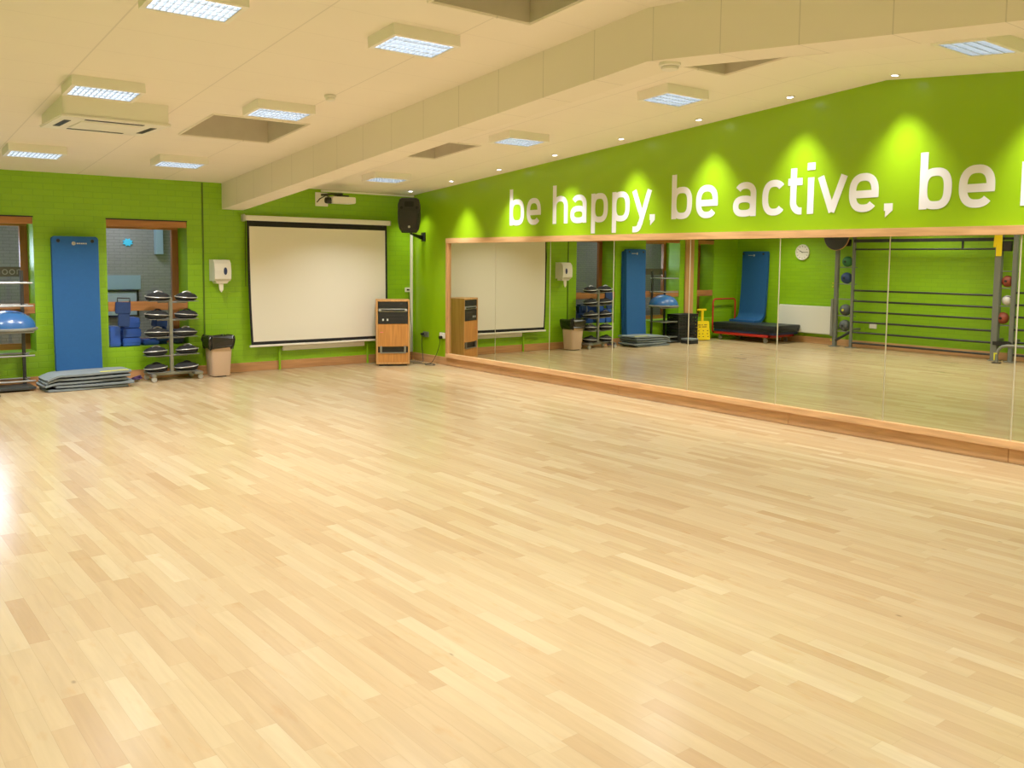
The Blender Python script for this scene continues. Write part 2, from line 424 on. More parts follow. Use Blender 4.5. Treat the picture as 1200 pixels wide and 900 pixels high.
# ceiling with four recesses
HOLES = [(-4.53, -3.59, -3.72, -2.74), (-4.40, -3.585, -8.25, -7.2), (-2.45, -1.497, -3.775, -2.855), (-2.42, -1.464, -8.2, -7.222)]
def ceiling():
    b = B(); r = B()
    for (xa, xb) in ((XL-.1, -2.93), (-2.93, .1)):
        xm = (xa+xb)/2
        xs = sorted({xa, xb} | {v for h in HOLES for v in h[:2] if xa < v < xb})
        ys = sorted({YF-.1, YR, .1} | {v for h in HOLES if xa < h[0] < xb for v in h[2:]})
        for x0, x1 in zip(xs, xs[1:]):
            for y0, y1 in zip(ys, ys[1:]):
                cx, cy = (x0+x1)/2, (y0+y1)/2
                if any(h[0] < cx < h[1] and h[2] < cy < h[3] for h in HOLES): continue
                b.quad((x0, y0, zc(xm, y0)), (x1, y0, zc(xm, y0)), (x1, y1, zc(xm, y1)), (x0, y1, zc(xm, y1)))
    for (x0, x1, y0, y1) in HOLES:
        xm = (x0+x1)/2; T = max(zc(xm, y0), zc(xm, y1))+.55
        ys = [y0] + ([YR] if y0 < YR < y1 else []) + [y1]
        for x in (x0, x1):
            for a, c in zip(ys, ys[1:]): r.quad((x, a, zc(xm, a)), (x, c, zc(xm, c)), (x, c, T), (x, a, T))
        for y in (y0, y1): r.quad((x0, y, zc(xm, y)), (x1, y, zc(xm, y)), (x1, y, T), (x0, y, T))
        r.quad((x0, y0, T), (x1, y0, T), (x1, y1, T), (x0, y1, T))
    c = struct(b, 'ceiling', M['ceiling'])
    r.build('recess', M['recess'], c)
    t = B()
    for (x0, x1, y0, y1) in HOLES:      # fine edge bead round each opening
        xm = (x0+x1)/2
        ys = [y0] + ([YR] if y0 < YR < y1 else []) + [y1]
        for x in (x0-.015, x1+.015): t.tube([(x, y, zc(xm, y)-.004) for y in ys], .01, 6)
        for y in (y0-.015, y1+.015): t.tube([(x0-.015, y, zc(xm, y)-.004), (x1+.015, y, zc(xm, y)-.004)], .01, 6)
    t.build('recess_bead', M['ceiling'], c)
ceiling()
b = B()
pr = [(BX0, .0), (BX0, YR), (BX0, YF)]
b2 = [(y, zc(BX0, y)) for y in (0, YR, YF)]
for (ya, za), (yb, zb) in zip(b2, b2[1:]):
    b.quad((BX0, ya, za+.02), (BX0, yb, zb+.02), (BX0, yb, zb-BD), (BX0, ya, za-BD))
    b.quad((BX1, ya, za+.02), (BX1, yb, zb+.02), (BX1, yb, zb-BD), (BX1, ya, za-BD))
    b.quad((BX0, ya, za-BD), (BX0, yb, zb-BD), (BX1, yb, zb-BD), (BX1, ya, za-BD))
o = struct(b, 'ceiling_beam', M['beam'])

# walls
WIN = [(-7.5, -6.98, .43, 2.06), (-6.42, -5.41, .43, 2.066), (-4.58, -3.567, .427, 2.07)]   # x0 x1 z0 z1
D = .37
def wall_back():
    b = B()
    xs = sorted({XL, 0.0, -2.93} | {v for w in WIN for v in w[:2]}); zs = sorted({0.0, HB+.02} | {v for w in WIN for v in w[2:]})
    for x0, x1 in zip(xs, xs[1:]):
        for z0, z1 in zip(zs, zs[1:]):
            cx, cz = (x0+x1)/2, (z0+z1)/2
            if any(w[0] < cx < w[1] and w[2] < cz < w[3] for w in WIN): continue
            b.quad((x0, 0, z0), (x1, 0, z0), (x1, 0, z1), (x0, 0, z1))
    o = struct(b, 'wall_back', M['green_brick_x'])
    r = B()
    for (x0, x1, z0, z1) in WIN:
        r.quad((x0, 0, z0), (x0, D+.06, z0), (x0, D+.06, z1), (x0, 0, z1)); r.quad((x1, 0, z0), (x1, D+.06, z0), (x1, D+.06, z1), (x1, 0, z1))
        r.quad((x0, 0, z0), (x1, 0, z0), (x1, D+.06, z0), (x0, D+.06, z0)); r.quad((x0, 0, z1), (x1, 0, z1), (x1, D+.06, z1), (x0, D+.06, z1))
    r.build('window_reveal', M['green_brick'], o)
wall_back()
def gable(name, x, m):
    b = B(); xz = -1 if x > -1 else -7
    b.bm.faces.new([b.bm.verts.new(p) for p in ((x, .0, 0), (x, YF, 0), (x, YF, zc(xz, YF)+.02), (x, YR, zc(xz, YR)+.02), (x, 0, HB+.02))])
    return struct(b, name, m)
gable('wall_right', 0.0, M['green_paint']); gable('wall_left', XL, M['green_brick_y'])
b = B()
b.bm.faces.new([b.bm.verts.new(p) for p in ((XL, YF, 0), (0, YF, 0), (0, YF, zc(-1, YF)+.02), (-2.93, YF, zc(-1, YF)+.02), (-2.93, YF, zc(-7, YF)+.02), (XL, YF, zc(-7, YF)+.02))])
struct(b, 'wall_front', M['green_brick_x'])

# skirtings
b = B(); b.box(-6.54, -.02, -.02, -.001, 0, .125, bev=.004); struct(b, 'baseboard_back', M['skirt_x'])
b = B(); b.box(XL+.001, XL+.02, YF+.01, -.02, 0, .125, bev=.004); struct(b, 'baseboard_left', M['skirt_y'])
b = B()
ys = [-.02, -2.3, -4.62, -6.98, -9.05, -11.4, YF+.01]
for a, c in zip(ys, ys[1:]): b.box(-.02, -.001, c+.002, a, 0, .118, bev=.003)
struct(b, 'baseboard_right', M['skirt_y'])
b = B(); b.box(-6.83, -6.57, -.035, -.001, 0, HB, bev=.006); struct(b, 'trim_1', M['frame_z'])

# windows in the back wall: timber frame, glass, rail
def strokes_xz(b, paths, ox, oz, y, w, thick, sx=1, sz=1):
    for pth in paths: stroke(b, [(ox+p[0]*sx, oz+p[1]*sz) for p in pth], w, lambda u, v, t: (u, y-t, v), thick)

def stroke(b, pts, w, f, thick):
    """flat ribbon of width w along 2D pts, mapped by f(u, v, t) and thickened"""
    P = [Vector((p[0], p[1])) for p in pts]
    P = [P[0]] + [p for q, p in zip(P, P[1:]) if (p-q).length > w*.06]
    n = len(P)
    closed = (P[0]-P[-1]).length < 1e-6
    if closed: P = P[:-1]; n -= 1
    L, R = [], []
    for i in range(n):
        if closed: a = (P[i]-P[i-1]).normalized(); c = (P[(i+1) % n]-P[i]).normalized()
        else:
            a = (P[i]-P[i-1]).normalized() if i > 0 else (P[1]-P[0]).normalized()
            c = (P[i+1]-P[i]).normalized() if i < n-1 else a
        d = (a+c)
        d = d.normalized() if d.length > 1e-6 else a
        nn = Vector((-d.y, d.x)); k = 1/max(.5, nn.dot(Vector((-a.y, a.x))))
        L.append(P[i]+nn*w/2*k); R.append(P[i]-nn*w/2*k)
    def V(p, t): return b.bm.verts.new(f(p.x, p.y, t))
    l0 = [V(p, 0) for p in L]; r0 = [V(p, 0) for p in R]; l1 = [V(p, thick) for p in L]; r1 = [V(p, thick) for p in R]
    m = n if closed else n-1
    for i in range(m):
        j = (i+1) % n
        b.bm.faces.new((l1[i], l1[j], r1[j], r1[i])); b.bm.faces.new((l0[i], r0[i], r0[j], l0[j]))
        b.bm.faces.new((l0[i], l0[j], l1[j], l1[i])); b.bm.faces.new((r0[i], r1[i], r1[j], r0[j]))
    if not closed:
        for i in (0, n-1): b.bm.faces.new((l0[i], l1[i], r1[i], r0[i]))

def arc(cx, cz, rx, rz, a0, a1, n=20, e=2.5):
    out = []
    for i in range(n+1):
        t = math.radians(a0+(a1-a0)*i/n); c, s_ = math.cos(t), math.sin(t)
        out.append((cx+rx*math.copysign(abs(c)**(2/e), c), cz+rz*math.copysign(abs(s_)**(2/e), s_)))
    return out

for k, (x0, x1, z0, z1) in enumerate(WIN):
    w = B()
    w.box(x0, x1, D, D+.05, z1-.105, z1-.002)
    w.box(x0, x1, D, D+.05, z0, z0+.075)
    w.box(x0+.075, x1-.075, D, D+.05, z1-.02, z1-.001)
    o = struct(w, 'window_%d' % k, M['win_wood'])
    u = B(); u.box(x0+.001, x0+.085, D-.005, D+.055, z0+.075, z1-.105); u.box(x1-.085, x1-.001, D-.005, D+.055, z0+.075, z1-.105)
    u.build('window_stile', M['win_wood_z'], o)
    g = B(); g.box(x0+.08, x1-.08, D+.02, D+.028, z0+.07, z1-.1); g.build('window_glass', M['glass'], o)
    h = B(); h.box(x0+.002, x1-.002, .004, .03, z1-.085, z1-.003, bev=.003); h.build('window_fascia', M['win_wood'], o)
    r = B(); r.box(x0+.002, x1-.002, .01, .035, .895, 1.018, bev=.004); r.build('window_rail', M['win_wood'], o)
    d = B(); d.box(x0-.004, x1+.004, -.006, .012, z1-.003, z1+.012); d.build('window_drip', M['black'], o)
# film sign on the glass of window_1
o = bpy.data.objects['window_1']
f = B(); f.box(-6.33, -5.47, D+.012, D+.018, 1.337, 1.457); f.build('window_film', M['film'], o)
f = B()
def n_path(w, h): return [[(0, 0), (0, h)], [(0, h-.022)] + arc(w/2, h-w/2, w/2, w/2, 180, 0, 10, 2.2) + [(w, 0)]]
for gx, g in ((-5.765, 'n'), (-5.69, 'o'), (-5.612, 'o'), (-5.53, 'n')):
    pths = n_path(.042, .058) if g == 'n' else [arc(.026, .029, .027, .029, 0, 360, 18, 2)]
    strokes_xz(f, pths, gx, 1.366, D+.012, .011, .002)
f.build('window_film_letters', M['filmtext'], o)

# space behind the windows: corridor shell
b = B(); Y2 = 1.9
b.quad((XL, Y2, 0), (0, Y2, 0), (0, Y2, 3), (XL, Y2, 3))
struct(b, 'wall_corridor', M['pale_brick'])
b = B(); b.quad((XL, D+.07, 2.6), (0, D+.07, 2.6), (0, Y2, 2.6), (XL, Y2, 2.6)); struct(b, 'ceiling_corridor', M['corridor'])
b = B(); b.quad((XL, D+.07, 0), (XL, Y2, 0), (XL, Y2, 2.6), (XL, D+.07, 2.6)); b.quad((0, D+.07, 0), (0, Y2, 0), (0, Y2, 2.6), (0, D+.07, 2.6)); struct(b, 'wall_corridor_ends', M['corridor'])
t = thing('glare_source', 'added tall box with a glowing top, stand-in for an unseen bright source behind the left window', 'light stand-in', (-5.87, .76, 0))  # added to cast the bright spot on the floor; true source is unseen
b = B(); b.box(-5.96, -5.665, .74, .95, 0, 1.3, bev=.01); b.box(-5.96, -5.665, .80, .95, 1.3, 1.82); b.build('cabinet', M['corridor'], t)  # made-up body that only carries the glowing face
b = B(); b.box(-5.93, -5.675, .75, .797, 1.34, 1.78, bev=.008); b.build('lit_face', M['glare_glow'], t)
t = thing('notice_board', 'pale notice board with a dark frame seen through the right window', 'notice board', (-3.95, Y2-.03, .9))
b = B(); b.box(-4.6, -3.70, Y2-.04, Y2-.004, .73, 1.075); b.build('board_panel', M['board'], t)
b = B()
for (x0, x1, z0, z1) in ((-4.62, -3.68, .7, .73), (-4.62, -3.68, 1.075, 1.1), (-4.64, -4.61, .7, 1.1), (-3.71, -3.68, .7, 1.1)): b.box(x0, x1, Y2-.05, Y2-.004, z0, z1)
b.build('board_frame', M['black'], t)
b = B(); b.box(-4.62, -3.64, Y2-.02, Y2-.003, 1.11, 1.32); o = b.build('wall_notice', M['pale_blue']); tag(o, 'plain pale blue wall panel above the dark framed notice board', 'panel')
b = B(); b.prism([(-3.81+(.078 if i % 2 else .05)*math.cos(i*PI/8), Y2-.004, 1.81+(.062 if i % 2 else .042)*math.sin(i*PI/8)) for i in range(16)], (0, -.02, 0)); o = b.build('round_sign', M['cyan']); tag(o, 'glowing cyan round sign on the brick wall behind the right window', 'sign')
b = B(); b.box(-3.43, -3.33, Y2-.12, Y2-.004, 1.64, 2.5); o = b.build('corridor_pipe_casing', M['pale_blue']); tag(o, 'pale boxed pipe on the wall behind the right window', 'pipe casing')

# ------------------------------------------------------------------ mirror wall
MX = -.027
JO = [-1.03, -2.184, -3.349, -4.507, -5.68, -6.823, -7.965, -9.061, -10.22]
where = ['first mirror panel, at the corner end beside the teak cabinet', 'second mirror panel from the corner, under the word be', 'mirror panel under the white word happy, left half', 'mirror panel under the comma after happy',
         'mirror panel under the first letters of active, showing the yellow sign', 'mirror panel under the last letters of active, showing the clock', 'mirror panel under the rightmost word be, showing the stall bars', 'mirror panel cut off by the right edge of the photo']
TILT = [0]*8
for k, (a, c) in enumerate(zip(JO, JO[1:])):
    b = B(); cy = (a+c)/2
    b.box(-.003, .003, c-cy+.006, a-cy-.006, .165, 1.86)
    o = b.build('mirror', M['mirror']); o.location = (MX+.003, cy, 0)
    tag(o, 'large frameless ' + where[k], 'mirror', 'mirror panels along the right wall')
b = B(); b.box(-.02, -.004, JO[-1], JO[0], .14, 1.86); o = b.build('mirror_backboard', M['mirror_edge'])
tag(o, 'pale backing board showing in the thin joints between the mirror panels', 'backing board')
t = thing('mirror_surround', 'long oak frame around the wall mirror, lit along its top edge', 'frame', (0, -5.5, .12))
b = B(); b.box(-.062, -.001, JO[-1], JO[0]+.045, 1.845, 1.918, bev=.004); b.build('top_rail', M['frame_y'], t)
b = B(); b.box(-.062, -.001, JO[-1], JO[0]+.045, .122, .185, bev=.004); b.build('bottom_rail', M['frame_y'], t)
b = B(); b.box(-.060, -.001, JO[0]-.012, JO[0]+.045, .184, 1.846, bev=.004); b.build('side_stile', M['frame_z'], t)

# ------------------------------------------------------------------ wall lettering
BZ, XH, ASC, DSC, SW = 2.075, .348, .488, -.135, .07
def glyph(ch, w):
    h = SW/2; r = w/2-h; out = []
    if ch == 'b': out = [[(h, 0), (h, ASC)], arc(w/2, XH/2, r, XH/2-h*.9, 0, 360, 36, 2.7)]
    elif ch == 'p': out = [[(h, DSC), (h, XH)], arc(w/2, XH/2, r, XH/2-h*.9, 0, 360, 36, 2.7)]
    elif ch == 'e': out = [[(h+.01, XH*.46), (w-h*.1, XH*.46)], [(w-h, XH*.46-.028)] + arc(w/2, XH/2, r, XH/2-h*.9, 0, 318, 34, 2.5)]
    elif ch == 'c': out = [arc(w/2, XH/2, r, XH/2-h*.9, 42, 318, 32, 2.5)]
    elif ch == 'a': out = [[(w-h, 0), (w-h, XH*.6)] + arc(w/2+.005, XH-h*.9-.085, r-.005, .085, 0, 150, 16, 2.2), arc(w/2-.005, .105, r, .105-h*.9, 0, 360, 30, 2.6)]
    elif ch == 'h': out = [[(h, 0), (h, ASC)], [(h, XH*.62)] + arc(w/2, XH-h*.9-.1, r, .1, 170, 0, 16, 2.3) + [(w-h, 0)]]
    elif ch == 't': out = [[(w*.38, XH*1.285), (w*.38, .15)] + arc(w*.38+.08, .12, .08, .12-h*.9, 180, 270, 8, 2.0) + [(w, h*.9)], [(0, XH-h*.9), (w, XH-h*.9)]]
    elif ch == 'i': out = [[(w/2, 0), (w/2, XH)], [(w/2, ASC-.07), (w/2, ASC)]]
    elif ch == 'v': out = [[(h*1.02, XH), (w/2+.004, .012)], [(w-h*1.02, XH), (w/2-.004, .012)]]
    elif ch == 'y': out = [[(h*1.02, XH), (w/2+.012, .03)], [(w-h*1.02, XH), (w*.45, -.03)] + arc(w*.3-.03, -.03, .068, .071, -8, -90, 7, 2) + [(w*.06, -.101)]]
    elif ch == 'l': out = [[(h, 0), (h, XH)]]
    return out
WORDS = [("white lettering reading be, nearest the corner speaker", [('b', -2.457, -2.771), ('e', -2.825, -3.117)]),
         ("white lettering reading happy, above the long mirror", [('h', -3.355, -3.643), ('a', -3.70, -3.99), ('p', -4.074, -4.364), ('p', -4.436, -4.726), ('y', -4.76, -5.076), (',', -5.045, -5.125)]),
         ("white lettering reading be, between the words happy and active", [('b', -5.371, -5.664), ('e', -5.72, -6.015)]),
         ("white lettering reading active, above the mirror", [('a', -6.219, -6.501), ('c', -6.574, -6.855), ('t', -6.874, -7.033), ('i', -7.085, -7.17), ('v', -7.197, -7.514), ('e', -7.531, -7.822), (',', -7.879, -7.96)]),
         ("white lettering reading be, right of the word active", [('b', -8.197, -8.478), ('e', -8.535, -8.828)]),
         ("single white letter stroke cut off by the right photo edge", [('l', -9.025, -9.10)])]
for lab, gl in WORDS:
    t = thing('word_lettering', lab, 'lettering', (0, gl[0][1], BZ), 'motto lettering on the green wall')
    for ch, ya, yb in gl:
        b = B(); w = ya-yb
        F = lambda u, v, th, ya=ya: (-.0012-th, ya-u, BZ+v)
        if ch == ',':
            b.prism([F(0, .066, 0), F(w, .066, 0), F(w, .002, 0), F(.012, -.058, 0), F(.012, 0, 0), F(0, 0, 0)], (-.002, 0, 0))
        else:
            for i, p in enumerate(glyph(ch, w)): stroke(b, p, .085 if (ch == 'i' and i == 1) else SW*.97, lambda u, v, th, i=i: F(u, v, th+i*.0004), .002)
        b.build('letter', M['letter'], t)

# ------------------------------------------------------------------ ceiling fittings
def slope_mtx(x, y):
    H = HL if x < -2.93 else HR
    a = math.atan((H-HB)/YR) if y > YR else math.atan(.085)
    return Matrix.Translation((x, y, zc(x, y))) @ Matrix.Rotation(a, 4, 'X')
LW, LD, LH = .55, .36, .08
light0 = None
LIGHTS = [(-5.63, -1.44, 'louvred ceiling light nearest the left window wall, beyond the air conditioner'), (-4.13, -1.48, 'louvred ceiling light by the back wall, left of the beam'),
          (-5.64, -4.27, 'louvred ceiling light just in front of the air conditioner'), (-4.13, -4.25, 'louvred ceiling light beside the small smoke detector, left of the beam'),
          (-5.68, -6.53, 'louvred ceiling light cut by the top photo edge, left of the beam'), (-4.12, -6.55, 'louvred ceiling light nearest the big top opening, left of the beam'),
          (-1.41, -1.55, 'louvred ceiling light nearest the corner speaker'), (-1.44, -4.43, 'louvred ceiling light above the word happy, right of the beam'),
          (-1.41, -6.6, 'louvred ceiling light above the word be in the middle'), (-1.46, -9.3, 'louvred ceiling light at the upper right corner of the photo')]
EXTRA = [(-7.2, -1.5), (-7.2, -4.3), (-7.2, -6.55), (-5.68, -9.3), (-4.12, -9.3), (-7.2, -9.3), (-1.44, -12.2), (-4.2, -12.2), (-6.6, -12.4), (-4.2, -14.6), (-1.44, -14.6)]
def make_light(x, y, lab):
    t = thing('ceiling_light', lab, 'ceiling light', (0, 0, 0), 'louvred ceiling lights')
    w, d = LW/2, LD/2
    b = B()
    b.box(-w, w, -d, -d+.03, -LH, 0); b.box(-w, w, d-.03, d, -LH, 0); b.box(-w, -w+.03, -d+.03, d-.03, -LH, 0); b.box(w-.03, w, -d+.03, d-.03, -LH, 0)
    b.box(-w+.03, w-.03, -d+.03, d-.03, -.012, 0); b.build('housing', M['cream'], t)
    b = B()
    for k in range(4):
        yy = -d+.03+(LD-.06)*(k+.5)/4
        b.tube([(-w+.035, yy, -.035), (w-.035, yy, -.035)], .017, 8)
    b.build('lamp_tube', M['tube'], t, smooth=True)
    b = B()
    for k in range(5):
        yy = -d+.031+(LD-.062)*k/4
        b.box(-w+.03, w-.03, yy-.004, yy+.004, -LH+.002, -.054)
    for k in range(13):
        xx = -w+.033+(LW-.066)*k/12
        b.box(xx-.002, xx+.002, -d+.03, d-.03, -LH+.003, -.056)
    b.build('louvre', M['louvre'], t)
    return t
first = None
for (x, y, lab) in LIGHTS:
    if first is None: t = first = make_light(x, y, lab)
    else: t = copy_tree(first, (0, 0, 0), lab)
    t.matrix_world = slope_mtx(x, y)
# lamps for the part of the room the picture does not show
for (x, y) in EXTRA:
    l = bpy.data.lights.new('room_lamp', 'AREA'); l.shape = 'RECTANGLE'; l.size = .5; l.size_y = .3; l.energy = 30; l.spread = math.radians(124); l.color = (1.0, .985, .95)
    o = bpy.data.objects.new('room_lamp', l); C.objects.link(o); o.location = (x, y, zc(x, y)-.1)
for (x, y, lab) in LIGHTS:
    l = bpy.data.lights.new('fitting_lamp', 'AREA'); l.shape = 'RECTANGLE'; l.size = .45; l.size_y = .26; l.energy = 30; l.spread = math.radians(124); l.color = (1.0, .985, .95)
    o = bpy.data.objects.new('fitting_lamp', l); C.objects.link(o); o.location = (x, y, zc(x, y)-.12)

# downlights along the mirror wall
SPOTS = [(-.285, -.36), (-.285, -1.457), (-.265, -2.55), (-.28, -3.70), (-.265, -4.826), (-.255, -5.94), (-.25, -7.03), (-.24, -8.06), (-.25, -9.2), (-.25, -10.3)]
dl = None
dlab = ['small recessed downlight right above the corner speaker', 'second small downlight from the speaker corner', 'third small downlight from the corner, left of the word be', 'fourth small downlight, above the gap before happy',
        'fifth small downlight, above the end of happy', 'sixth small downlight, above the middle word be', 'seventh small downlight, above the letter t of active', 'small downlight nearest the kink in the ceiling line']
for k, (x, y) in enumerate(SPOTS):
    if k < 8:
        if dl is None:
            t = dl = thing('downlight', dlab[0], 'downlight', (0, 0, 0), 'recessed downlights along the mirror wall')
            b = B(); b.lathe([(.028, .004), (.044, .004), (.044, -.006), (.03, -.008), (.028, .004)], n=20); b.build('trim_ring', M['white'], t, smooth=True)
            b = B(); b.lathe([(0, -.004), (.029, -.004), (.029, .003), (0, .003)], n=16); b.build('lamp', M['spot'], t)
        else: t = copy_tree(dl, (0, 0, 0), dlab[k])
        t.matrix_world = slope_mtx(x, y)
    l = bpy.data.lights.new('downlight_beam', 'SPOT'); l.energy = 150; l.spot_size = math.radians(78); l.spot_blend = 1.0; l.shadow_soft_size = .09; l.color = (1.0, .97, .88)
    o = bpy.data.objects.new('downlight_beam', l); C.objects.link(o); o.location = (x, y, zc(x, y)-.02)
    o.rotation_euler = (0, math.radians(-3), 0)

# air conditioner
t = thing('ceiling_air_conditioner', 'cream box shaped air conditioner hanging from the ceiling, left side', 'air conditioner', (-5.42, -3.4, 2.77))
b = B(); b.box(-5.85, -4.985, -3.82, -2.976, 2.785, 3.0, bev=.006); b.build('casing', M['cream'], t)
b = B(); b.box(-5.87, -4.965, -3.84, -2.956, 2.765, 2.786, bev=.008); b.build('fascia_panel', M['cream'], t)
b = B(); b.box(-5.67, -5.165, -3.63, -3.166, 2.758, 2.766, bev=.003); b.build('intake_grille', M['cream'], t)
for (x0, x1, y0, y1) in ((-5.66, -5.175, -3.76, -3.70), (-5.66, -5.175, -3.09, -3.035), (-5.80, -5.745, -3.62, -3.17), (-5.085, -5.03, -3.62, -3.17)):
    b = B(); b.box(x0, x1, y0, y1, 2.7625, 2.768); b.build('air_outlet', M['black'], t)

# smoke detectors
def detector(loc, lab, s):
    t = thing('smoke_detector', lab, 'smoke detector', loc, 'smoke detectors')
    b = B(); b.lathe([(.0, 0), (.052*s, 0), (.052*s, -.02), (.046*s, -.026), (0, -.026)], loc, n=24); b.build('base', M['white'], t, smooth=True)
    b = B(); b.lathe([(0, -.026), (.036*s, -.026), (.042*s, -.032), (.04*s, -.046), (.026*s, -.052), (0, -.052)], loc, n=24); b.build('sensor_head', M['white'], t, smooth=True)
detector((-3.9, -4.82, zc(-3.9, -4.82)), 'small white smoke detector on the ceiling left of the beam', 1.0)
detector((-2.97, -7.95, zc(-3.1, -7.95)-BD), 'white smoke detector under the beam near its kink', 1.4)

# ------------------------------------------------------------------ back wall fittings
# projection screen
t = thing('projection_screen', 'large pulled down white projection screen with a black border', 'projection screen', (-1.65, -.1, .36))
b = B(); b.box(-2.80, -.50, -.13, -.02, 2.115, 2.186, bev=.012, seg=3); b.build('casing', M['cream'], t)
b = B(); b.box(-2.835, -2.80, -.12, -.03, 2.10, 2.20, bev=.008); b.build('end_cap', M['silver'], t)
b = B(); b.box(-.50, -.485, -.12, -.03, 2.11, 2.19, bev=.005); b.build('end_cap', M['silver'], t)
def sc_y(z): return -.075-.02*math.sin((2.11-z)/1.73*PI*.5)
def drape(x0, x1, z0, z1, dy, n=14):
    rows = []
    for i in range(n+1):
        z = z1+(z0-z1)*i/n; k = (2.1-z)/1.7
        # the fabric draws in a little towards the bottom on the left
        sh = .035*max(0, k)**3
        rows.append([(x0+sh+(x1-x0-sh*1.0)*j/10, sc_y(z)+dy-.012*math.sin(PI*j/10)*max(0, k), z) for j in range(11)])
    return rows
b = B(); b.sheet(drape(-2.768, -.535, .372, 2.12, 0)); b.build('border', M['black_matte'], t, smooth=True)
b = B(); b.sheet(drape(-2.735, -.572, .42, 2.035, -.004)); b.build('viewing_surface', M['screen'], t, smooth=True)
b = B(); b.box(-2.755, -.52, -.112, -.082, .345, .374, bev=.006); b.build('bottom_bar', M['cream'], t)
b = B(); b.tube([(-2.79, -.08, 2.1), (-2.79, -.06, 1.6), (-2.785, -.05, 1.2)], .004, 6); b.build('pull_cord', M['black'], t)

# radiator behind the screen
t = thing('radiator', 'white radiator hanging low behind the projection screen, green pipes', 'radiator', (-1.58, -.05, 0))
b = B(); b.box(-2.25, -.92, -.06, -.012, .27, .86, bev=.006); b.build('panel', M['rad'], t)
for x, w in ((-2.29, .016), (-.86, .016)):
    b = B(); b.tube([(x, -.04, 0), (x, -.04, .31), (x+(.045 if x < -2 else -.06), -.04, .325)], w, 10); b.build('pipe', M['green_gloss'], t, smooth=True)

# projector and bracket plate, trunking
t = thing('projector', 'white projector on a wall bracket below the ceiling', 'projector', (-1.5, -.5, 2.4))
b = B(); b.box(-1.70, -1.50, -.02, -.001, 2.365, 2.565, bev=.004); b.build('wall_plate', M['cream'], t)
b = B(); b.tube([(-1.6, -.02, 2.53), (-1.58, -.3, 2.53), (-1.55, -.55, 2.515)], .018, 10); b.box(-1.62, -1.46, -.6, -.42, 2.475, 2.50, bev=.004); b.build('arm', M['black'], t)
b = B()
mt = rotz(math.radians(-3), (-1.5, -.5, 2.42))
b.box(-1.72, -1.37, -.64, -.40, 2.385, 2.475, mt, bev=.009, seg=2); b.build('body', M['white'], t, smooth=True)
b = B(); b.lathe([(0, -.02), (.042, -.02), (.046, .0), (.046, .06), (.038, .065), (.034, .05), (0, .048)], (-1.775, -.53, 2.42), 'x', 20); b.build('lens_barrel', M['black'], t, smooth=True)
b = B(); b.tube([(-1.66, -.43, 2.47), (-1.70, -.35, 2.50), (-1.72, -.2, 2.46), (-1.69, -.05, 2.42)], .008, 8); b.build('cable', M['black'], t, smooth=True)
b = B(); b.box(-1.61, -.01, -.028, -.001, 2.578, 2.606, bev=.003); o = b.build('cable_trunking', M['cream']); tag(o, 'white cable trunking running along the top of the back wall', 'trunking')
b = B(); b.box(-.072, -.032, -.024, -.001, .126, 2.03, bev=.003); o = b.build('cable_conduit', M['cream']); tag(o, 'white upright cable conduit in the corner below the speaker', 'conduit')
b = B(); b.box(-3.365, -3.345, -.012, -.001, .46, 2.6); o = b.build('wall_conduit', M['dark_green']); tag(o, 'thin green painted conduit running up the wall by the towel dispenser', 'conduit')

# speaker on a bracket in the corner
SP = Vector((-.345, -.42, 2.27)); ra = math.radians(-33)
t = thing('loudspeaker', 'black loudspeaker mounted high in the corner', 'loudspeaker', SP)
ms = Matrix.Translation(SP) @ Matrix.Rotation(ra, 4, 'Z') @ Matrix.Rotation(math.radians(4), 4, 'X')
def sp_pts(sc, y):
    prof = [(-.10, -.265), (.10, -.265), (.135, -.21), (.155, -.10), (.16, .03), (.155, .16), (.135, .24), (.10, .265), (-.10, .265), (-.135, .24), (-.155, .16), (-.16, .03), (-.155, -.10), (-.135, -.21)]
    return [ms @ Vector((p[0]*sc*1.1, y, p[1]*sc)) for p in prof]
def loft(b, loops):
    V = [[b.bm.verts.new(p) for p in l] for l in loops]; n = len(V[0])
    for a, c in zip(V, V[1:]):
        for i in range(n): b.bm.faces.new((a[i], a[(i+1) % n], c[(i+1) % n], c[i]))
    b.bm.faces.new(V[0]); b.bm.faces.new(V[-1][::-1])
b = B(); loft(b, [sp_pts(.95, -.13), sp_pts(1, -.105), sp_pts(.98, .0), sp_pts(.72, .14)]); b.build('cabinet', M['black'], t, smooth=True)
b = B(); loft(b, [[ms @ Vector((x*.135, -.142, -.04+z*.17)) for x, z in ((-1, -.8), (-.8, -1), (.8, -1), (1, -.8), (1, .5), (.85, .62), (-.85, .62), (-1, .5))], [ms @ Vector((x*.145, -.125, -.04+z*.18)) for x, z in ((-1, -.8), (-.8, -1), (.8, -1), (1, -.8), (1, .5), (.85, .62), (-.85, .62), (-1, .5))]])
b.build('grille', M['grille'], t)
b = B(); b.box(-.07, .07, -.14, -.125, .13, .21, ms, bev=.01); b.build('horn', M['black_matte'], t)
for sx in (-1, 1):
    b = B(); b.lathe([(0, -.004), (.022, -.004), (.026, .01), (0, .01)], (0, 0, 0), 'y', 16); bmesh.ops.transform(b.bm, matrix=ms @ Matrix.Translation((sx*.115, -.135, .115)), verts=b.bm.verts[:]); b.build('port', M['black_matte'], t)
b = B(); b.lathe([(0, -.003), (.018, -.003), (.018, .003), (0, .003)], (0, 0, 0), 'y', 16); bmesh.ops.transform(b.bm, matrix=ms @ Matrix.Translation((0, -.148, -.17)), verts=b.bm.verts[:]); b.build('badge', M['silver'], t)
t = thing('speaker_bracket', 'black steel wall bracket holding the corner loudspeaker', 'bracket', (-.02, -.3, 1.9))
